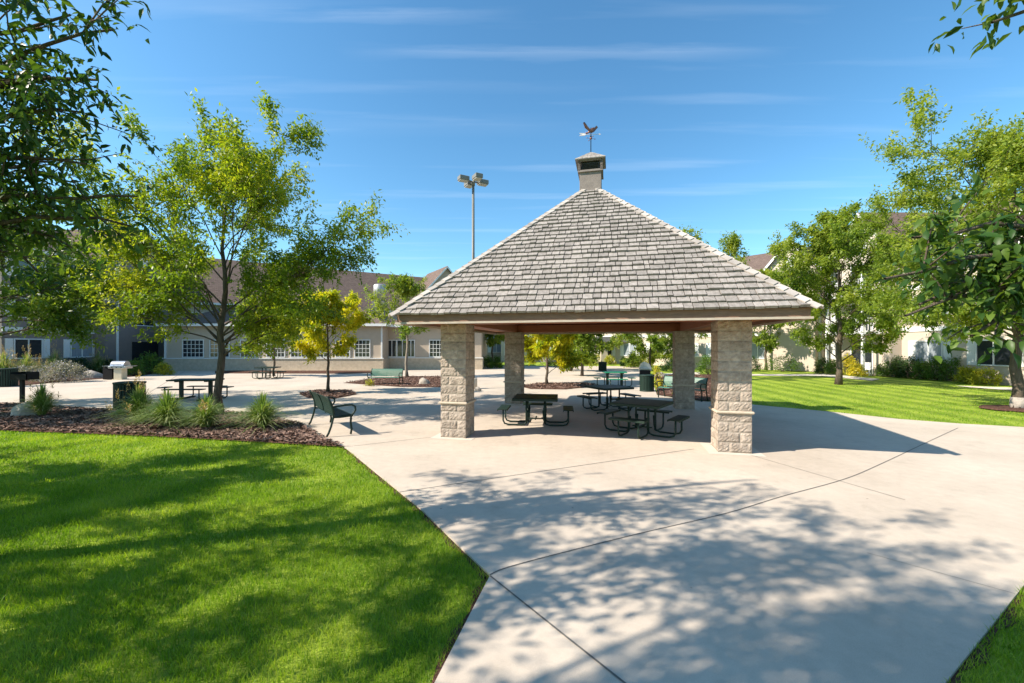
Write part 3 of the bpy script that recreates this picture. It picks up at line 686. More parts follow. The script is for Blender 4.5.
# ------------------------------------------------------------------ trees
def unit(v): return v/np.linalg.norm(v)
def leaves(P0, P1, per, size, rr, spread, parent, material, name='crown', aspect=.42, droop=.35, near=False):
    """leaf blades along twigs P0->P1"""
    P0 = np.repeat(P0, per, 0); P1 = np.repeat(P1, per, 0); n = len(P0)
    t = rr.uniform(0, 1.05, (n, 1)); ax = P1-P0; base = P0+ax*t+rr.normal(0, spread, (n, 3))
    axn = ax/np.maximum(np.linalg.norm(ax, axis=1, keepdims=True), 1e-6)
    d = axn*.5+rr.normal(0, .62, (n, 3)); d[:, 2] -= droop; d /= np.linalg.norm(d, axis=1, keepdims=True)
    up = rr.normal(0, .55, (n, 3)); up[:, 2] += 1.0; w = np.cross(d, up); w /= np.maximum(np.linalg.norm(w, axis=1, keepdims=True), 1e-6)
    nn = np.cross(w, d)
    s = size*rr.uniform(.65, 1.25, (n, 1)); ww = s*aspect*.5
    if near:
        c0 = base; c1 = base+d*s*.33+nn*s*.05; c2 = base+d*s*.68+nn*s*.04; c3 = base+d*s-nn*s*.05
        V = np.stack([c0, c1-w*ww+nn*ww*.35, c1, c1+w*ww+nn*ww*.35, c2-w*ww*.75+nn*ww*.25, c2, c2+w*ww*.75+nn*ww*.25, c3], 1).reshape(-1, 3)
        o = np.arange(n)[:, None]*8
        Fq = np.concatenate([o+np.array([[0, 1, 1, 2]])*1]) if False else None
        T = [(0, 1, 2), (0, 2, 3), (1, 4, 5), (1, 5, 2), (2, 5, 6), (2, 6, 3), (4, 7, 5), (5, 7, 6)]
        # windings all face the same way
        Ft = np.concatenate([o+np.array([t_]) for t_ in T])
        return np_mesh(name, V, Ft, material, parent)
    V = np.stack([base, base+d*s*.45-w*ww, base+d*s+nn*s*-.12, base+d*s*.45+w*ww], 1).reshape(-1, 3)
    return np_mesh(name, V, np.arange(len(V)).reshape(-1, 4), material, parent)
def tree(label, x, y, height, r, crown0=.2, leaf='leaf_green', size=.10, per=9, limbs=16, seed=1, trunk_r=None, group='trees around the plaza', asym=(0, 0), up=.75,
         extra=(), sec=7, ter=3, spread=.07, name='broadleaf_tree', bark='bark', near=False, shape=1.0, droop=.35, top=1.0, twl=.42, aspect=.42, cat='tree', keep=None, limbdrop=0):
    rr = np.random.default_rng(seed); root = thing(name, label, cat, (x, y, -.02), 0, group)
    tb = MB(); trunk_r = trunk_r or height*.014
    nseg = 12; lead = []; lr = []
    for i in range(nseg+1):
        t = i/nseg; lead.append(np.array([asym[0]*t**1.5*.6+rr.normal(0, .035)*height*.12*(t > 0), asym[1]*t**1.5*.6+rr.normal(0, .035)*height*.12*(t > 0), height*top*.93*t]))
        lr.append(trunk_r*(1.35 if i == 0 else 1)*max(.10, (1-t)**.8))
    tb.tube(lead, lr, 10); TW0 = []; TW1 = []
    def leadpt(h):
        t = min(h/(height*top*.93), .999)*nseg; i = int(t); return lead[i]+(lead[i+1]-lead[i])*(t-i), lr[i]
    def limb(p, q, rad, lift):
        pts = []; n = 6
        for i in range(n+1):
            t = i/n; b = p+(q-p)*t; b = b+np.array([0, 0, lift*math.sin(t*math.pi)])+rr.normal(0, .02, 3)*np.linalg.norm(q-p)*(0 < i < n+1)*.6
            pts.append(b)
        bad = keep is not None and not bool(keep((q+np.array([x, y, 0]))[None])[0])
        if bad: return
        rs = [rad*(1-.85*i/n) for i in range(n+1)]; tb.tube(pts, rs, 6, cap=False)
        Lm = np.linalg.norm(q-p)
        if bad: return
        for k in range(sec+2+int(Lm*1.6)):
            t = rr.uniform(.22, 1.0); j = min(int(t*n), n-1); b = pts[j]+(pts[j+1]-pts[j])*(t*n-j); ax = unit(pts[j+1]-pts[j])
            sd = rr.normal(0, 1, 3); sd[2] *= .6; sd = unit(sd-ax*np.dot(sd, ax)); dd = unit(ax*.75+sd*.75+np.array([0, 0, .22])); ln = Lm*rr.uniform(.18, .40)*(1.25-t*.6)
            e = b+dd*ln
            if keep is not None and not bool(keep((e+np.array([x, y, 0]))[None])[0]): continue
            m = (b+e)/2+rr.normal(0, .04, 3)*ln
            tb.tube([b, m, e], [rad*.30*(1-t*.5)+.003, rad*.18*(1-t*.5)+.002, .002], 4, cap=False)
            for u in range(ter+2+int(ln*3.5)):
                tt = rr.uniform(.25, 1); c = b+(e-b)*tt; d2 = unit(dd*.6+rr.normal(0, .55, 3)+np.array([0, 0, .1])); l2 = twl*rr.uniform(.5, 1.2)
                TW0.append(c); TW1.append(c+d2*l2)
            TW0.append(b+(e-b)*.6); TW1.append(e+dd*.1)
        TW0.append(pts[-2]); TW1.append(pts[-1]+unit(q-p)*.15)
    ga = rr.uniform(0, 6.28)
    for i in range(limbs):
        t = (i+.5)/limbs; hz = height*(crown0+(1-crown0)*t*.86); ga += 2.39996+rr.normal(0, .25)
        prof = (math.sin(math.pi*min(1, (.20+.80*t))**shape)*.92+.12) if t > .0 else .8
        R = r*prof*rr.uniform(.72, 1.12)
        p, rad = leadpt(hz*.86*(1-.0))
        q = np.array([math.cos(ga)*R+asym[0]*t, math.sin(ga)*R+asym[1]*t, min(height*.985, hz+R*up*rr.uniform(.5, 1.1)+.1*height*t)-limbdrop*R*(1-t)])
        limb(p, q, max(.009, min(rad*.33, trunk_r*.25)), R*.08)
    p, rad = leadpt(height*.80); 
    for k in range(4): limb(p, np.array([rr.normal(0, .10)*r+asym[0], rr.normal(0, .10)*r+asym[1], height*rr.uniform(.93, 1.0)]), .02, 0)
    for (hz, ex, ey, ez) in extra:
        p, rad = leadpt(hz); limb(p, np.array([ex-x, ey-y, ez]), max(.018, rad*.28), .15)
    tb.build('trunk', bark, root)
    P0, P1 = np.array(TW0), np.array(TW1)
    if keep is not None:
        ok = keep(P1+np.array([x, y, 0])); P0, P1 = P0[ok], P1[ok]
    leaves(P0, P1, int(per*1.9), size*1.08, rr, spread, root, leaf, near=near, droop=droop, aspect=aspect)
    return root
x, y = g(219, 415)
tree('big airy lime-green tree rising from the tip of the left mulch bed', x, y, 8.2, 3.3, crown0=.26, leaf='leaf_lime', size=.11, per=12, limbs=19, seed=22, trunk_r=.12, asym=(.5, 0), up=.85,
     extra=[(2.4, -4.3, 12.2, 5.7), (2.7, -4.9, 12.9, 5.0), (2.2, -5.8, 11.9, 3.3), (2.3, -12.0, 12.3, 4.2), (2.5, -11.9, 12.9, 5.2), (2.2, -11.3, 11.7, 3.1), (2.2, -7.0, 13.2, 3.2), (2.8, -12.0, 12.0, 6.3), (1.8, -6.6, 12.6, 2.6), (2.2, -5.4, 12.6, 4.1)], sec=5, ter=3, spread=.07)
x, y = g(328, 392.5)
tree('small yellow-leaved tree in its own mulch island left of the pavilion', x, y, 4.4, 1.45, crown0=.36, leaf='leaf_yellow', size=.16, per=10, limbs=13, seed=5, trunk_r=.075, up=.8, sec=5, ter=3, twl=.3)
x, y = g(274, 376)
tree('yellow-green young tree behind the small distant picnic table', x, y, 5.2, 2.3, crown0=.22, leaf='leaf_lime', size=.19, per=8, limbs=13, seed=6, trunk_r=.08, sec=5, ter=3)
x, y = g(407, 377.5)
tree('slender light green sapling behind the pale green bench', x, y, 6.7, 2.1, crown0=.36, leaf='leaf_fresh', size=.17, per=6, limbs=12, seed=8, trunk_r=.10, sec=4, ter=2, up=.6, bark='bark_pale')
x, y = g(547, 385)
tree('golden-green tree in a mulch island framed by the pavilion columns', x, y, 4.9, 2.1, crown0=.12, leaf='leaf_yellow', size=.19, per=10, limbs=20, seed=9, trunk_r=.08, sec=5, ter=3, twl=.35)
for px, py, h, r, lf, sd, lb in ((571, 371, 6.5, 2.5, 'leaf_fresh', 12, 'dark trunked tree on the rear lawn, left of a pair seen through the pavilion'),
                                 (582, 376, 5.5, 1.9, 'leaf_fresh', 13, 'slim tree at the rear plaza edge, right of a pair seen through the pavilion'),
                                 (650, 368, 6.0, 4.0, 'leaf_fresh', 14, 'broad low-crowned green tree filling the right gap under the pavilion'),
                                 (690, 380, 9.3, 1.4, 'leaf_fresh', 15, 'tall tree with its tip showing over the right slope of the pavilion roof'),
                                 (733, 376, 10.0, 1.5, 'leaf_fresh', 16, 'tall tree peeking over the lower right slope of the pavilion roof'),
                                 (766, 370, 8.6, 4.3, 'leaf_fresh', 17, 'mid green tree at the far lawn edge just right of the pavilion'),
                                 (492, 367, 6.8, 3.0, 'leaf_fresh', 18, 'green tree by clipped round shrubs seen between the left columns')):
    x, y = g(px, py); tree(lb, x, y, h, r, crown0=.32 if px == 492 else (.16 if px < 660 else .2), leaf=lf, size=.25 if h < 9 else .17, per=7 if h < 9 else 4, limbs=17 if h < 9 else 11, seed=sd, trunk_r=.11, sec=4, ter=3, up=.35 if px < 660 else .7, limbdrop=.6 if px == 650 else (.3 if px in (766, 571, 582) else 0))
x, y = g(838.5, 384)
tree('full green tree standing alone on the striped right lawn', x, y, 9.7, 3.6, crown0=.13, leaf='leaf_fresh', size=.16, per=10, limbs=27, seed=31, trunk_r=.15, sec=6, ter=3, up=.5)
tree('large tree with wrapped pale trunk base at the right edge', 17.0, 14.1, 9.1, 4.1, crown0=.20, leaf='leaf_fresh', size=.12, per=12, limbs=24, seed=33, trunk_r=.16, asym=(-.2, 0), sec=6, ter=3, up=.7, extra=[(2.6, 13.0, 14.0, 3.3), (2.9, 13.2, 14.6, 4.6), (2.4, 14.2, 13.5, 2.9), (2.4, 15.4, 13.2, 3.0)])
b = MB(); b.tube([(0, 0, 0), (0, 0, .42)], [.21, .185], 12); o = b.build('trunk_wrap', 'rock', [o for o in COL.objects if o.name.startswith('broadleaf_tree') and o['label'].startswith('large tree with wr')][0])
# the trees standing left and right of the viewer, trunks outside the picture
near = tree('dark long-leaved tree overhanging from the left, its branch tips closest to the viewer', -6.5, .95, 8.2, 4.0, crown0=.16, leaf='leaf_dark', size=.125, per=5, limbs=25, seed=41, trunk_r=.19, group='near overhanging trees', sec=6, ter=3, spread=.06, aspect=.34,
            near=True, droop=.5, up=.5, asym=(.6, -.9), keep=lambda P: (P[:, 0] < -1.13*P[:, 1]) | (P[:, 2] > 2.1+.86*P[:, 1]) | (P[:, 1] < .5),
            )
def spray_tree(root_label, tx, ty, h, tips, leaf, seed, size, group, per=7, nk=9, aspect=.34, tl=(.10, .30)):
    """a tree outside the frame whose low branches reach into view: trunk, boughs, leafy shoots"""
    rr = np.random.default_rng(seed); root = thing('broadleaf_tree', root_label, 'tree', (tx, ty, -.02), 0, group); tb = MB()
    tb.tube([(0, 0, 0), (.05, .02, h*.4), (0, .1, h*.7), (.1, 0, h)], [.17, .13, .08, .02], 10); P0 = []; P1 = []
    for (hz, tip, nsh, sp) in tips:
        p = np.array([0, 0, hz]); q = np.array([tip[0]-tx, tip[1]-ty, tip[2]]); n = 8; pts = []
        for i in range(n+1):
            t = i/n; pts.append(p+(q-p)*t+np.array([0, 0, math.sin(t*math.pi)*.25])+rr.normal(0, .03, 3)*(0 < i < n))
        tb.tube(pts, [.035*(1-.85*i/n)+.004 for i in range(n+1)], 6, cap=False)
        for k in range(nsh):
            t = rr.uniform(.45, 1); j = min(int(t*n), n-1); b = pts[j]; ax = unit(q-p)
            d = unit(ax*.7+rr.normal(0, .55, 3)+np.array([0, 0, -.05])); ln = sp*rr.uniform(.4, 1); e = b+d*ln
            tb.tube([b, (b+e)/2+rr.normal(0, .02, 3), e], [.008, .006, .003], 4, cap=False)
            for u in range(nk):
                c = b+(e-b)*rr.uniform(.1, 1); d2 = unit(d*.5+rr.normal(0, .6, 3)+np.array([0, 0, -.15])); P0.append(c); P1.append(c+d2*rr.uniform(*tl))
    tb.build('trunk', 'bark', root); leaves(np.array(P0), np.array(P1), per, size, rr, .02, root, leaf, near=True, droop=.45, aspect=aspect)
    return root
spray_tree('dark drooping tree at the upper left edge, with long narrow leaflets against the sky', -6.0, 3.9, 8,
           [(3.9, (-3.55, 3.75, 4.95), 8, .8), (3.9, (-3.7, 3.75, 4.5), 8, .8), (3.6, (-4.1, 4.0, 4.35), 7, .7), (3.4, (-4.15, 4.1, 3.9), 7, .7), (3.0, (-3.75, 4.2, 3.62), 9, .7), (2.8, (-3.9, 4.3, 3.35), 8, .7), (3.0, (-4.6, 4.4, 3.15), 5, .6),
            (3.5, (-4.4, 4.0, 4.7), 8, .8), (3.9, (-4.1, 3.9, 5.2), 9, .8), (3.2, (-4.6, 4.2, 3.6), 8, .8), (2.9, (-5.3, 4.7, 2.95), 5, .6), (3.1, (-4.9, 4.5, 4.1), 8, .8)],
           'leaf_dark', 51, .105, 'near overhanging trees', per=5, nk=8, tl=(.15, .38))
tree('mid green fine-leaved tree low on the left edge behind the dark drooping one', -18.4, 13.6, 7.6, 4.6, crown0=.22, leaf='leaf_green', size=.14, per=9, limbs=24, seed=43, trunk_r=.16, sec=6, ter=3, up=.45, limbdrop=.15, group='near overhanging trees',
     extra=[(2.6, -13.8, 13.8, 3.0), (2.8, -13.6, 13.4, 4.2)])
tree('leafy tree standing out on the left lawn whose crown shades the grass', -11.7, 4.4, 5.4, 3.2, crown0=.22, leaf='leaf_green', size=.13, per=9, limbs=20, seed=44, trunk_r=.12, sec=5, ter=3, up=.4, group='near overhanging trees')
spray_tree('broad-leaved dark tree reaching in from the right edge', 5.9, 3.6, 7.5,
           [(2.6, (2.75, 3.1, 2.62), 11, .55), (2.5, (2.95, 3.15, 2.35), 12, .5), (2.7, (3.05, 3.2, 2.95), 10, .5), (2.6, (3.35, 3.2, 2.5), 12, .5), (2.8, (3.5, 3.3, 2.75), 11, .5), (2.4, (3.5, 3.2, 2.2), 9, .45), (2.5, (3.2, 3.3, 2.45), 9, .45), (4.8, (3.6, 3.15, 4.55), 8, .4), (4.8, (3.5, 3.1, 4.75), 7, .4)],
           'leaf_dark', 61, .105, 'near overhanging trees', per=4, nk=7, aspect=.42)

# ------------------------------------------------------------------ shrubs, grasses, flowers
def shrub(px, py, w, h, leaf, label, seed, n=2600, size=.055, name='shrub', depth=None, dy=0, group='shrubs along the buildings', xy=None, cat='shrub'):
    rr = np.random.default_rng(seed); x, y = xy or g(px, py); root = thing(name, label, cat, (x, y+dy, 0), 0, group); d = depth or w*.8
    k = max(5, n//18); a = rr.uniform(0, 6.28, k); u = rr.uniform(-.05, 1, k); rad = np.sqrt(np.clip(1-np.clip(u, 0, 1)**2.2, 0, 1))*rr.uniform(.75, 1.02, k)
    lump = 1+.10*np.sin(3*a+seed)+.07*np.sin(5*a+seed*2)
    P1 = np.stack([np.cos(a)*rad*w/2*lump, np.sin(a)*rad*d/2*lump, h*(.10+.88*np.clip(u, 0, 1)*rr.uniform(.88, 1.05, k))], 1); P0 = P1*np.array([.6, .6, .75])
    st = MB()
    for i in range(0, k, max(1, k//14)): st.tube([(0, 0, .02), tuple(P1[i]*.5), tuple(P1[i]*.95)], [.015, .01, .005], 4, cap=False)
    st.build('stems', 'bark', root); leaves(P0, P1, 18, size, rr, size*.8, root, leaf, name='foliage', droop=0, aspect=.6)
    return root
def clump(px, py, w, h, label, seed, mat_='gblade', n=420, plumes=0, name='ornamental_grass', bw=.007, pm='plume', group='ornamental grass clumps'):
    rr = np.random.default_rng(seed); x, y = g(px, py); w *= 1.55; h *= 1.28; n = int(n*1.7); root = thing(name, label, 'ornamental grass', (x, y, .02), 0, group)
    def arcs(n, hh, ww, wd, sprd):
        a = rr.uniform(0, 6.28, n); out = np.abs(rr.normal(.5, .3, n))*sprd*w/2*1.3; H = hh*rr.uniform(.55, 1.05, n); H *= np.clip(1.15-.45*out/(w/2), .4, 1.1); K = 6; r0 = rr.uniform(0, .06, n)
        tw = a+math.pi/2+rr.normal(0, .5, n); rows = []
        for i in range(K+1):
            t = i/K; rr_ = r0+out*(t**1.7); z = H*(1.25*t-.38*t**3*(1+out)); wd_ = wd*(1-t**3)+.0008
            c = np.stack([np.cos(a)*rr_, np.sin(a)*rr_, z], 1); s = np.stack([np.cos(tw)*wd_, np.sin(tw)*wd_, np.zeros(n)], 1); rows += [c-s, c+s]
        V = np.stack(rows, 1).reshape(-1, 3); o = np.arange(n)[:, None]*(2*(K+1))
        return V, np.concatenate([o+np.array([[2*i, 2*i+1, 2*i+3, 2*i+2]]) for i in range(K)]), rows[-1]
    V, Fq, _ = arcs(n, h, w, bw, 1); np_mesh('blades', V, Fq, mat_, root)
    if plumes:
        V, Fq, tip = arcs(plumes, h*1.25, w, .004, .75); np_mesh('stalks', V, Fq, pm, root)
        leaves(tip-np.array([0, 0, .16*h]), tip+np.array([0, 0, .05]), 22, .075, rr, .02, root, pm, name='plumes', droop=-.6, aspect=.25)
    return root
clump(42, 417, .85, .85, 'grass tuft growing in front of the leftmost boulder', 1, plumes=8, n=460)
clump(140, 424, .95, .90, 'tall grass tuft in front of the round trash can, leftmost of the row of four', 2, plumes=14, n=520)
clump(168, 428, 1.15, .82, 'wide arching grass tuft, second from the left in the row of four', 3, n=640)
clump(206, 429.5, .95, .76, 'grass tuft with a bare dry stalk, third from the left in the row of four', 4, n=520, plumes=3)
clump(262, 429, 1.1, .78, 'dark green grass tuft right of the big tree trunk', 5, n=640)
clump(120, 417, .5, .2, 'low sprawling green tuft at the foot of the round trash can', 6, n=160)
clump(190, 427, .55, .25, 'low trailing tuft between two large grass clumps', 7, n=140)
clump(219, 416, .4, .35, 'short green tuft at the base of the big tree trunk', 8, n=120)
for px, py, w, h, lb, sd in ((4, 380.5, 1.6, 1.5, 'tan-plumed grass at the left picture edge beside the lavender shrubs', 21), (27, 379.3, 1.8, 1.5, 'tan-plumed grass behind the smaller lavender shrub', 22), (55, 377.5, 1.9, 1.6, 'tan-plumed grass under the shuttered window behind the large lavender shrub', 23), (98, 374, 1.3, 1.4, 'thin brown-plumed grass behind the smooth boulder', 24)):
    clump(px, py, w, h, lb, sd, plumes=60, n=420, bw=.012)
shrub(62, 382, 2.9, 1.25, 'shrub_lav', 'large silvery lavender shrub left of the smooth boulder', 1, n=5200, size=.08, name='lavender_shrub')
shrub(25, 381, 2.0, 1.0, 'shrub_lav', 'smaller silvery lavender shrub near the left edge', 2, n=3400, size=.08, name='lavender_shrub')
shrub(78, 374.5, 2.2, 1.35, 'shrub_dark', 'dark evergreen shrub under the shuttered left windows', 3, n=3000, size=.09)
shrub(105, 373.5, 1.8, 1.2, 'shrub_dark', 'dark evergreen shrub behind the gas grill', 4, n=2400, size=.09)
shrub(150, 374, 2.6, 1.6, 'shrub_green', 'bushy mid-green shrub right of the gas grill', 5, n=3600, size=.10)
shrub(164, 375, 1.3, .9, 'shrub_gold', 'small yellow-green shrub at the wing corner', 6, n=1800, size=.09)
shrub(134, 376, 1.3, 1.1, 'shrub_green', 'small green shrub touching the gas grill side', 7, n=1800, size=.09)
for px, py, w, h, lf, lb, sd in (
    (487.5, 368.3, 1.2, 1.3, 'shrub_green', 'clipped round green shrub seen left of the left rear column', 11), (497, 368, 1.0, 1.2, 'shrub_green', 'upright olive shrub touching the left rear column edge', 12),
    (480, 366.5, 1.5, 1.3, 'shrub_dark', 'dark shrub against the grey wall end between the left columns', 13),
    (567, 364, 1.5, 1.3, 'shrub_dark', 'dark shrub behind the golden tree crown', 14), (590, 364, 2.0, 1.4, 'shrub_green', 'mid green shrub on the rear lawn, left of the two olive ones', 15),
    (600, 363.5, 2.0, 1.5, 'shrub_gold', 'yellowish olive shrub behind the small far trash can', 16), (610, 364.5, 1.5, 1.1, 'shrub_gold', 'bright lime shrub right of the small far trash can', 17),
    (555, 366.5, 1.8, 1.3, 'shrub_green', 'rounded green shrub behind the left side of the golden tree', 36), (577, 366, 1.9, 1.3, 'shrub_gold', 'olive rounded shrub between two slim trees on the rear lawn', 37), (634, 367, 1.9, 1.2, 'shrub_green', 'green shrub left under the broad low-crowned tree', 38), (644, 367, 1.6, 1.1, 'shrub_gold', 'yellow-green shrub above the hooded grill', 39),
    (624, 366, .8, .9, 'shrub_dark', 'small dark shrub beside the far entry canopy', 18),
    (672, 371, 1.8, 1.1, 'shrub_dark', 'dark low shrub under the broad low-crowned tree', 19), (708, 374, 1.8, 1.5, 'shrub_green', 'loose green shrub behind the partly hidden bench', 20)):
    shrub(px, py, w, h, lf, lb, sd, n=1500, size=.12)
shrub(661, 388, .8, .45, 'flower', 'yellow and red flower clump beside the half hidden bench', 31, n=700, size=.07, name='flowering_plant', group='flowering plants', cat='flowers')
shrub(657, 379, .6, .9, 'flower', 'tall yellow flower clump right of the hooded grill', 32, n=600, size=.07, name='flowering_plant', group='flowering plants', cat='flowers')
shrub(680, 396, .6, .35, 'flower', 'low orange flower clump under the half hidden bench', 33, n=500, size=.06, name='flowering_plant', group='flowering plants', cat='flowers')
shrub(369, 386, .5, .35, 'shrub_gold', 'small golden tuft under the left end of the pale green bench', 34, n=400, size=.06)
hed = [(782, 371.5, 3.2, 1.5, 'shrub_green', 'clipped wide hedge shrub left of the white patio rail'), (752, 371, 1.6, 1.3, 'shrub_dark', 'dark shrub beside the right front column edge'),
       (823, 373.5, 1.3, 1.3, 'shrub_dark', 'dark shrub right of the white patio rail'), (833, 374.5, 1.2, 1.2, 'shrub_green', 'green shrub directly behind the lone lawn tree'),
       (849, 375, 1.4, 1.5, 'flower', 'mound of yellow blossoms right of the lone lawn tree'), (857, 376, 1.2, .9, 'flower', 'low reddish yellow blossoms beside the white patio chair'),
       (888, 376.5, 1.6, 1.2, 'shrub_green', 'leftmost round green shrub of the long right hedge row'), (899, 377, 1.5, 1.5, 'shrub_dark', 'dark shrub second from the left in the right hedge row'),
       (911, 378, 1.5, 1.5, 'shrub_dark', 'dark shrub in the middle of the right hedge row, under the blue window'), (923, 379, 1.5, 1.3, 'shrub_green', 'green shrub right of the blue window in the hedge row'),
       (937, 380, 1.6, 1.5, 'shrub_green', 'pale green shrub near the right end of the hedge row'), (953, 381, 1.7, 1.5, 'shrub_green', 'last pale green shrub before the golden hedge'),
       (968, 383, 1.3, .95, 'shrub_gold', 'bright golden low shrub, left one of a pair at the right'), (985, 384.5, 1.6, .95, 'shrub_gold', 'bright golden low shrub, right one of a pair near the edge')]
for i, (px, py, w, h, lf, lb) in enumerate(hed):
    nm = 'flowering_plant' if lf == 'flower' else 'shrub'; shrub(px, py, w, h, lf, lb, 50+i, n=2200, size=.09, name=nm, cat='flowers' if lf == 'flower' else 'shrub')

# ------------------------------------------------------------------ buildings
def wing(label, origin, rz, Ln, dep, stories=3, wall='taupe', eave=8.9, ridge=11.8, over=.5, wins=(), belts=(3.25, 6.05), base=None, gables=(), hip=False, win_kind='shutter', group='residence wings around the plaza', name='apartment_building', bays=()):
    r = thing(name, label, 'building', (origin[0], origin[1], 0), rz, group)
    b = MB(); b.box((Ln/2, dep/2, eave/2-.15), (Ln, dep, eave+.3-.3)); 
    if not hip:
        for x0 in (0, Ln-.2): b.prism([(0, 0), (dep, 0), (dep/2, ridge-eave)], 0, .2, mx=Matrix.Translation((x0, 0, eave-.15)) @ Matrix(((0, 0, 1, 0), (1, 0, 0, 0), (0, 1, 0, 0), (0, 0, 0, 1))))
    b.build('wall', wall, r)
    if base:
        b = MB(); b.box((Ln/2, -.05, base/2), (Ln+.2, .1, base)); b.box((Ln+.05, dep/2, base/2), (.1, dep, base)); b.build('wainscot', 'tanbase', r)
        b = MB(); b.box((Ln/2, -.08, base+.04), (Ln+.3, .16, .08)); b.build('wainscot_cap', 'white', r)
    rf = MB(); o = over; t = .14; hd = dep/2; sl = (ridge-eave)/hd; ez = eave-o*sl
    if hip:
        q = hd; A = [(-o, -o, ez), (Ln+o, -o, ez), (Ln+o, dep+o, ez), (-o, dep+o, ez), (q, hd, ridge), (Ln-q, hd, ridge)]
        f = [(0, 1, 5, 4), (1, 2, 5), (2, 3, 4, 5), (3, 0, 4)]
        rf.add([(a, b_, c+t) for a, b_, c in A], f); rf.add(A, [tuple(reversed(k)) for k in f])
    else:
        for sgn in (0, 1):
            y0, y1 = (-o, hd) if sgn == 0 else (dep+o, hd)
            vs = [(-o, y0, ez), (Ln+o, y0, ez), (Ln+o, y1, ridge), (-o, y1, ridge)]; vs += [(a, b_, c+t) for a, b_, c in vs]
            rf.add(vs, [(3, 2, 1, 0), (4, 5, 6, 7), (0, 1, 5, 4), (1, 2, 6, 5), (2, 3, 7, 6), (3, 0, 4, 7)])
    roof = rf.build('roof', 'asphalt', r, uv=True)
    b = MB(); b.box((Ln/2, -o-.03, ez+.05), (Ln+2*o+.06, .06, .22))
    b.box((Ln+o+.03, dep/2, ez+.05), (.06, dep+2*o, .22)) if hip else None
    b.build('eave_trim', 'white', roof)
    for z in belts: b = MB(); b.box((Ln/2, -.03, z), (Ln, .06, .30)); b.build('belt_trim', 'white', r)
    for (gx, hw, gz0, gz1, pr) in gables:      # projecting front gables
        b = MB(); b.box((gx, -pr/2, gz0/2), (2*hw-.3, pr, gz0)); b.prism([(gx-hw, 0), (gx+hw, 0), (gx, gz1-gz0)], -pr+.001, hd, mx=Matrix.Translation((0, 0, gz0)) @ Matrix(((1, 0, 0, 0), (0, 0, 1, 0), (0, 1, 0, 0), (0, 0, 0, 1))))
        gw = b.build('gable', wall, r)
        b = MB(); s2 = (gz1-gz0)/hw
        for s in (-1, 1):
            e = (gx+s*(hw+.35), gz0-.35*s2); vs = []
            for yy in (-pr-.35, hd):
                for zz in (0, .14): vs += [(e[0], yy, e[1]+zz+.04), (gx, yy, gz1+zz+.04)]
            b.add(vs, [(0, 1, 5, 4), (2, 6, 7, 3), (0, 2, 3, 1), (4, 5, 7, 6), (0, 4, 6, 2)])
        b.build('gable_roof', 'asphalt', gw, uv=True)
        b = MB()
        for s in (-1, 1):
            e = Vector((gx+s*(hw+.35), -pr-.385, gz0-.35*s2)); p = Vector((gx, -pr-.385, gz1)); n = Vector((0, 0, -.26)); y_ = Vector((0, .06, 0))
            vs = [e, p, p+n, e+n]; vs = vs+[v+y_ for v in vs]; b.add([v+Vector((0, 0, .16)) for v in vs], [(0, 1, 2, 3), (7, 6, 5, 4), (0, 4, 5, 1), (3, 2, 6, 7), (0, 3, 7, 4)])
        b.build('rake_trim', 'white', gw)
        if gz0 > 6:
            b = MB(); b.box((gx, -pr-.02, gz0+.55), (.8, .04, .8)); b.build('vent', 'white', gw)
    for (wx, wz, ww, wh, kind, off) in wins:
        y0 = -.012-off; b = MB(); 
        b.box((wx, y0, wz), (ww, .02, wh)); w = b.build('window', 'curtain' if kind == 'curtain' else 'glass', r)
        b = MB(); fr = .07
        for s in (-1, 1): b.box((wx+s*(ww/2+fr/2), y0-.025, wz), (fr, .07, wh+2*fr)); b.box((wx, y0-.026, wz+s*(wh/2+fr/2)), (ww, .07, fr))
        if kind == 'grid':
            n = max(2, int(round(ww/.32))); 
            for i in range(1, n): b.box((wx-ww/2+ww*i/n, y0-.018, wz), (.035, .02, wh))
            for i in range(1, 4): b.box((wx, y0-.017, wz-wh/2+wh*i/4), (ww, .02, .035))
        else: b.box((wx, y0-.022, wz), (.06, .05, wh))
        b.build('frame', 'white', w)
        if kind in ('shutter', 'curtain'):
            for s in (-1, 1):
                b = MB(); b.box((wx+s*(ww/2+.32), y0-.012, wz), (.42, .05, wh+.12)); 
                for i in range(9): b.box((wx+s*(ww/2+.32), y0-.042, wz-wh/2+.1+i*(wh-.2)/8), (.32, .02, .05))
                b.build('shutter', 'white', w)
    return r
def rows(xs, zs, ww, wh, kinds):
    out = []; k = 0
    for z in zs:
        for x_ in xs: out.append((x_, z, ww, wh, kinds[k % len(kinds)], 0)); k += 1
    return out
# left wing: wall faces right (+X), runs away from the viewer
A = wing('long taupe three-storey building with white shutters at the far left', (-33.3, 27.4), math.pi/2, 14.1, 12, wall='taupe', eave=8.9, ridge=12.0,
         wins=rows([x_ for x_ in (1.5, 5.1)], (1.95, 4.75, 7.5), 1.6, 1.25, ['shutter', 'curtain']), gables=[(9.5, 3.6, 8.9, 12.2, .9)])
dp = MB(); dp.box((7.0, -.98, 4.4), (.12, .12, 8.8)); dp.build('downspout', 'white', A)
pd = MB(); pd.box((9.7, -.93, 1.3), (2.6, .04, 2.4)); pd.build('porch_opening', 'glass', A)
for zz in (4.7, 7.4):
    pd = MB(); pd.box((9.5, -.925, zz), (2.0, .03, 1.5)); w_ = pd.build('window', 'glass', A); pd = MB()
    for s in (-1, 0, 1): pd.box((9.5+s*1.03, -.94, zz), (.07, .05, 1.6))
    for s in (-1, 1): pd.box((9.5, -.945, zz+s*.78), (2.1, .05, .07))
    pd.build('frame', 'white', w_)
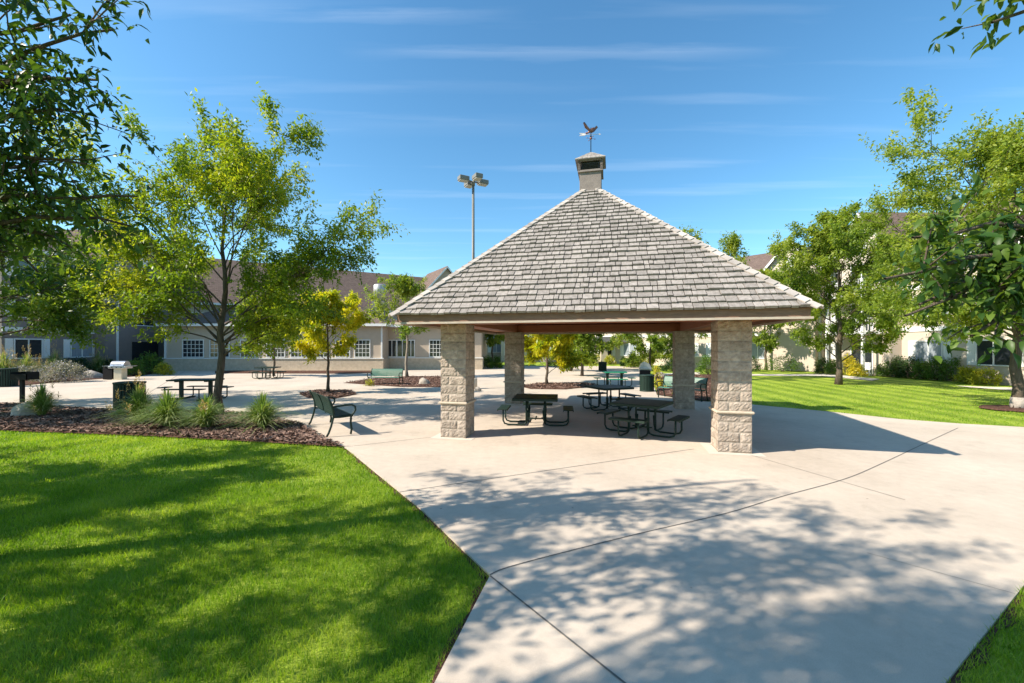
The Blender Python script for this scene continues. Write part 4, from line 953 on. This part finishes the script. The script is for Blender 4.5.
# tan one-storey wing with grid windows
wb = [(at(px, 36.6)+30.2, 1.92, w, 1.42, 'grid', 0) for px, w in ((193.5, 1.75), (220, 1.6), (322, .9), (343, 1.15), (362.5, 1.25), (250, 1.5), (276, 1.5), (300, 1.5))]
B = wing('tan one-storey wing with white grid windows and block wainscot', (-30.2, 36.6), 0, 18.9, 10.4, wall='tan', eave=4.15, ridge=6.6, hip=True, belts=(), base=1.02, wins=wb, name='one_storey_wing')
b = MB(); b.box((18.86, -.03, 2.6), (.12, .12, 3.1)); b.box((.04, -.03, 2.6), (.16, .12, 3.1)); b.build('corner_board', 'white', B)
wb2 = [(at(px, 38.5)+11.3, 1.92, w, 1.45, k, 0) for px, w, k in ((392, .75, 'grid2'), (402.5, .9, 'plain'), (411, .6, 'plain'), (436.5, 1.2, 'grid'), (458, 1.2, 'grid'))]
B2 = wing('set-back tan wing seen under the sapling, ending behind the left column', (-11.3, 38.5), 0, 8.5, 9, wall='tan', eave=4.15, ridge=6.3, hip=True, belts=(), base=1.02, wins=wb2, name='one_storey_wing')
# roof vent on the one-storey wing
vx, vy = at(380, 40), 40
r = thing('roof_vent', 'round grey metal exhaust stack on a square duct above the tan roof', 'vent', (vx, vy, 4.8))
b = MB(); b.box((0, 0, .65), (1.15, 1.15, 1.8)); b.build('duct', 'duct', r); b = MB(); b.lathe([(.52, 1.55), (.52, 2.0), (.60, 2.02), (.60, 3.1), (.50, 3.2)], 24); b.build('stack', 'roofcap', r)
# long high wing behind
cd = Vector((19.6, 12.2)).normalized(); cn = Vector((cd.y, -cd.x)); c0 = Vector((-31.2, 48.2))-cd*9+cn*6
C = wing('long building with a tall brown roof stretching behind the tan wing', (c0.x, c0.y), math.atan2(cd.y, cd.x), 46, 12, wall='tan', eave=6.7, ridge=11.8, belts=(3.25,),
         wins=rows([2+3.4*i for i in range(13)], (1.95, 4.75), 1.6, 1.25, ['curtain', 'shutter', 'shutter', 'curtain']), gables=[(31.5, 3.0, 8.9, 12.3, .9)])
# far centre building
Fb = wing('cream far building seen through the pavilion, partly behind trees', (-1.5, 57), 0, 17, 11, wall='cream', eave=8.9, ridge=11.6, belts=(3.25, 6.05),
          wins=rows([1.8+3.1*i for i in range(5)], (1.7, 4.75, 7.5), 1.7, 1.5, ['curtain', 'shutter', 'curtain']))
pc = thing('entry_porch', 'stone-pillared entry porch with dark slab canopy at the far building', 'porch', (at(611, 52), 52, 0), 0)
b = MB(); b.box((0, 0, 3.0), (4.4, 3.4, .55)); b.box((0, 0, 2.68), (4.6, 3.6, .1)); b.build('canopy', 'duct', pc)
b = MB(); b.box((-1.1, -1.0, 1.31), (.8, .6, 2.62)); b.build('pillar', 'cap', pc); b = MB(); b.box((1.6, -1.0, 1.31), (.3, .3, 2.62)); b.build('pillar', 'white', pc)
# right wings
E = wing('cream three-storey wing closing the right rear corner', (10.6, 54.4), math.atan2(-.77, .64), 24.5, 12, wall='cream', eave=8.9, ridge=11.8,
         wins=rows([2+3.5*i for i in range(7)], (1.7, 4.75, 7.5), 1.7, 1.35, ['shutter', 'curtain']), gables=[(22.4, 2.0, 8.9, 11.2, .9)])
DL = 27
wd = []
for z in (1.75, 4.75, 7.5):
    for yy, kd in ((34.3, 'shutter'), (27.3, 'curtain'), (23.6, 'shutter'), (20.2, 'curtain'), (17, 'shutter')): wd.append((36.5-yy, z, 1.7, 1.35, kd, 0))
D_ = wing('sunlit cream three-storey building with steep gable at the right', (27.1, 36.5), -math.pi/2, DL, 12, wall='cream', eave=8.9, ridge=11.9, wins=wd, gables=[(4.95, 2.5, 8.9, 12.0, .8), (17.5, 2.5, 8.9, 12.0, .8)])
for i, z in enumerate((3.2, 6.0)):
    b = MB(); b.box((4.95, -1.5, z-.12), (3.6, 1.5, .2)); bal = b.build('balcony', 'white', D_)
    b = MB()
    for k in range(19): b.box((3.2+k*.195, -2.22, z+.45), (.035, .035, .9))
    for k in range(7): b.box((3.17, -.85-k*.2, z+.45), (.035, .035, .9)); b.box((6.73, -.85-k*.2, z+.45), (.035, .035, .9))
    b.box((4.95, -2.22, z+.93), (3.65, .07, .06)); b.box((3.17, -1.5, z+.93), (.07, 1.5, .06)); b.box((6.73, -1.5, z+.93), (.07, 1.5, .06)); b.build('railing', 'white', bal)
for s in (3.25, 6.65):
    b = MB(); b.box((s, -2.15, 3.0), (.16, .16, 6.0)); b.build('porch_post', 'white', D_)
for z in (1.2, 4.3, 7.2):
    b = MB(); b.box((4.95, -.83, z), (1.9, .03, 2.1)); w_ = b.build('window', 'glass', D_); b = MB()
    for s in (-1, 0, 1): b.box((4.95+s*.97, -.84, z), (.08, .05, 2.2))
    for s in (-1, 1): b.box((4.95, -.845, z+s*1.08), (1.95, .05, .08))
    b.build('frame', 'white', w_)
# white patio rail, patio chair and low wall on the far right lawn
r = thing('patio_railing', 'white picket patio rail at the far right lawn edge', 'railing', (at(807, 38.2), 38.2, 0), -.45)
b = MB(); b.box((0, 0, .95), (3.0, .06, .07)); b.box((0, 0, .15), (3.0, .05, .06)); b.build('rail', 'white', r); b = MB()
for k in range(16): b.box((-1.42+k*.19, 0, .5), (.05, .05, .9))
b.build('pickets', 'white', r)
r = thing('patio_chair', 'white patio chair beside the yellow blossoms', 'chair', (at(866, 30.2), 30.2, 0), 2.2)
b = MB(); b.box((0, 0, .42), (.52, .5, .04)); b.build('seat', 'white', r)
for sx in (-1, 1):
    for sy in (-1, 1): b = MB(); b.box((sx*.24, sy*.22, .2), (.05, .05, .4)); b.build('leg', 'white', r)
    b = MB(); b.box((sx*.27, 0, .64), (.05, .52, .04)); b.box((sx*.27, .23, .53), (.05, .04, .2)); b.build('armrest', 'white', r)
b = MB()
for k in range(5): b.box((-.2+k*.1, -.25, .70), (.07, .03, .52))
b.build('backrest', 'white', r)
b = MB(); b.box((0, 0, .55), (3.2, .3, 1.1)); b.box((0, 0, 1.13), (3.3, .36, .06), mi=1); lw = b.build('low_wall', ['cream', 'white']); lw.location = (at(703, 40), 40, 0); tag(lw, 'low cream wall behind the half hidden bench', 'wall')
# walks on the right lawn
def walk(pts):
    b = MB(); b.add([(*p, -.004) for p in pts], [tuple(range(len(pts)))]); tag(b.build('path', 'pad'), kind='structure')
walk([g(955, 385.5), g(1030, 388), g(1030, 391.5), g(968, 387)])
walk([g(752, 374), g(830, 374), g(880, 379), g(872, 380.5), g(822, 376), g(752, 375.6)])
walk([g(660, 373.5), g(700, 372), g(700, 374.6), g(664, 376.6)])

# ------------------------------------------------------------------ sky, sun, camera
w = bpy.data.worlds.new('World'); scene.world = w; w.use_nodes = True; nt = w.node_tree; bg = nt.nodes['Background']
sk = nt.nodes.new('ShaderNodeTexSky'); sk.sky_type = 'NISHITA'; sk.sun_disc = False; EL = D2R(38.4); d = Vector((.963*math.cos(EL), .271*math.cos(EL), -math.sin(EL)))
sk.sun_elevation = EL; sk.sun_rotation = math.atan2(-d.x, -d.y); sk.air_density = 1.0; sk.dust_density = .5; sk.ozone_density = 2.0; sk.altitude = 200
hs = N(nt, 'ShaderNodeHueSaturation', Saturation=1.15, Value=1.22); vt = N(nt, 'ShaderNodeVectorMath', operation='MULTIPLY'); L(nt, sk.outputs[0], vt.inputs[0]); vt.inputs[1].default_value = (1.0, 1.19, 1.16); L(nt, vt.outputs[0], hs.inputs['Color'])
tc = nt.nodes.new('ShaderNodeTexCoord'); sp = N(nt, 'ShaderNodeSeparateXYZ'); L(nt, tc.outputs['Generated'], sp.inputs[0])
mz = N(nt, 'ShaderNodeMath', operation='MAXIMUM'); L(nt, sp.outputs[2], mz.inputs[0]); mz.inputs[1].default_value = .04
dx = N(nt, 'ShaderNodeMath', operation='DIVIDE'); L(nt, sp.outputs[0], dx.inputs[0]); L(nt, mz.outputs[0], dx.inputs[1])
dy = N(nt, 'ShaderNodeMath', operation='DIVIDE'); L(nt, sp.outputs[1], dy.inputs[0]); L(nt, mz.outputs[0], dy.inputs[1])
cb = N(nt, 'ShaderNodeCombineXYZ'); L(nt, dx.outputs[0], cb.inputs[0]); L(nt, dy.outputs[0], cb.inputs[1])
mp = N(nt, 'ShaderNodeMapping'); L(nt, cb.outputs[0], mp.inputs[0]); mp.inputs['Scale'].default_value = (.5, 4.5, 1); mp.inputs['Rotation'].default_value = (0, 0, D2R(-3)); mp.inputs['Location'].default_value = (4.3, 2.1, 0)
no = N(nt, 'ShaderNodeTexNoise', Scale=1.0, Detail=5, Roughness=.5); L(nt, mp.outputs[0], no.inputs['Vector'])
mr = N(nt, 'ShaderNodeMapRange'); mr.inputs[1].default_value = .54; mr.inputs[2].default_value = .85; mr.inputs[4].default_value = .17; L(nt, no.outputs['Fac'], mr.inputs[0])
def mth(op, a, b_):
    n = N(nt, 'ShaderNodeMath', operation=op)
    for i, v in enumerate((a, b_)):
        if isinstance(v, (int, float)): n.inputs[i].default_value = v
        else: L(nt, v, n.inputs[i])
    return n.outputs[0]
n5 = N(nt, 'ShaderNodeTexNoise', Scale=2.2, Detail=6, Roughness=.6); mp5 = N(nt, 'ShaderNodeMapping'); mp5.inputs['Scale'].default_value = (1, 9, 1); L(nt, cb.outputs[0], mp5.inputs[0]); L(nt, mp5.outputs[0], n5.inputs['Vector'])
acc = mr.outputs[0]
for (c_, w_, x0_, x1_, k_) in ((1.27, .035, -.95, .05, .17), (1.43, .045, -.6, .95, .18), (1.62, .05, -.9, .5, .04), (1.9, .12, -1.2, .4, .05)):
    dd = mth('ABSOLUTE', mth('SUBTRACT', mth('ADD', dy.outputs[0], mth('MULTIPLY', mth('SUBTRACT', n5.outputs['Fac'], .5), .10)), c_), 0)
    f_ = mth('MAXIMUM', mth('SUBTRACT', 1.0, mth('DIVIDE', dd, w_)), 0)
    xm = mth('MULTIPLY', mth('MINIMUM', mth('MAXIMUM', mth('MULTIPLY', mth('SUBTRACT', dx.outputs[0], x0_), 2.5), 0), 1), mth('MINIMUM', mth('MAXIMUM', mth('MULTIPLY', mth('SUBTRACT', x1_, dx.outputs[0]), 2.5), 0), 1))
    acc = mth('ADD', acc, mth('MULTIPLY', mth('MULTIPLY', f_, xm), mth('MULTIPLY', n5.outputs['Fac'], k_)))
mx = N(nt, 'ShaderNodeMix', data_type='RGBA'); L(nt, acc, mx.inputs[0]); L(nt, hs.outputs[0], mx.inputs[6]); mx.inputs[7].default_value = (7.5, 8.2, 9, 1)
L(nt, mx.outputs[2], bg.inputs['Color']); bg.inputs['Strength'].default_value = .088
sl = bpy.data.lights.new('sun', 'SUN'); sl.energy = 4.9; sl.angle = D2R(.55); sl.color = (1, .90, .77); so_ = bpy.data.objects.new('sun', sl); COL.objects.link(so_)
so_.rotation_euler = d.to_track_quat('-Z', 'Y').to_euler(); so_.location = (-20, -5, 30)
cam = bpy.data.cameras.new('camera'); co = bpy.data.objects.new('camera', cam); COL.objects.link(co); co.location = (0, 0, CH); co.rotation_euler = (math.pi/2, 0, 0)
cam.sensor_width = 36; cam.lens = F/1024*36; cam.shift_y = (HOR-341.5)/1024; cam.clip_start = .05; cam.clip_end = 2000; scene.camera = co
scene.view_settings.view_transform = 'Standard'; scene.view_settings.look = 'None'; scene.view_settings.exposure = .95; scene.view_settings.gamma = 1
scene.render.resolution_x = 1024; scene.render.resolution_y = 683
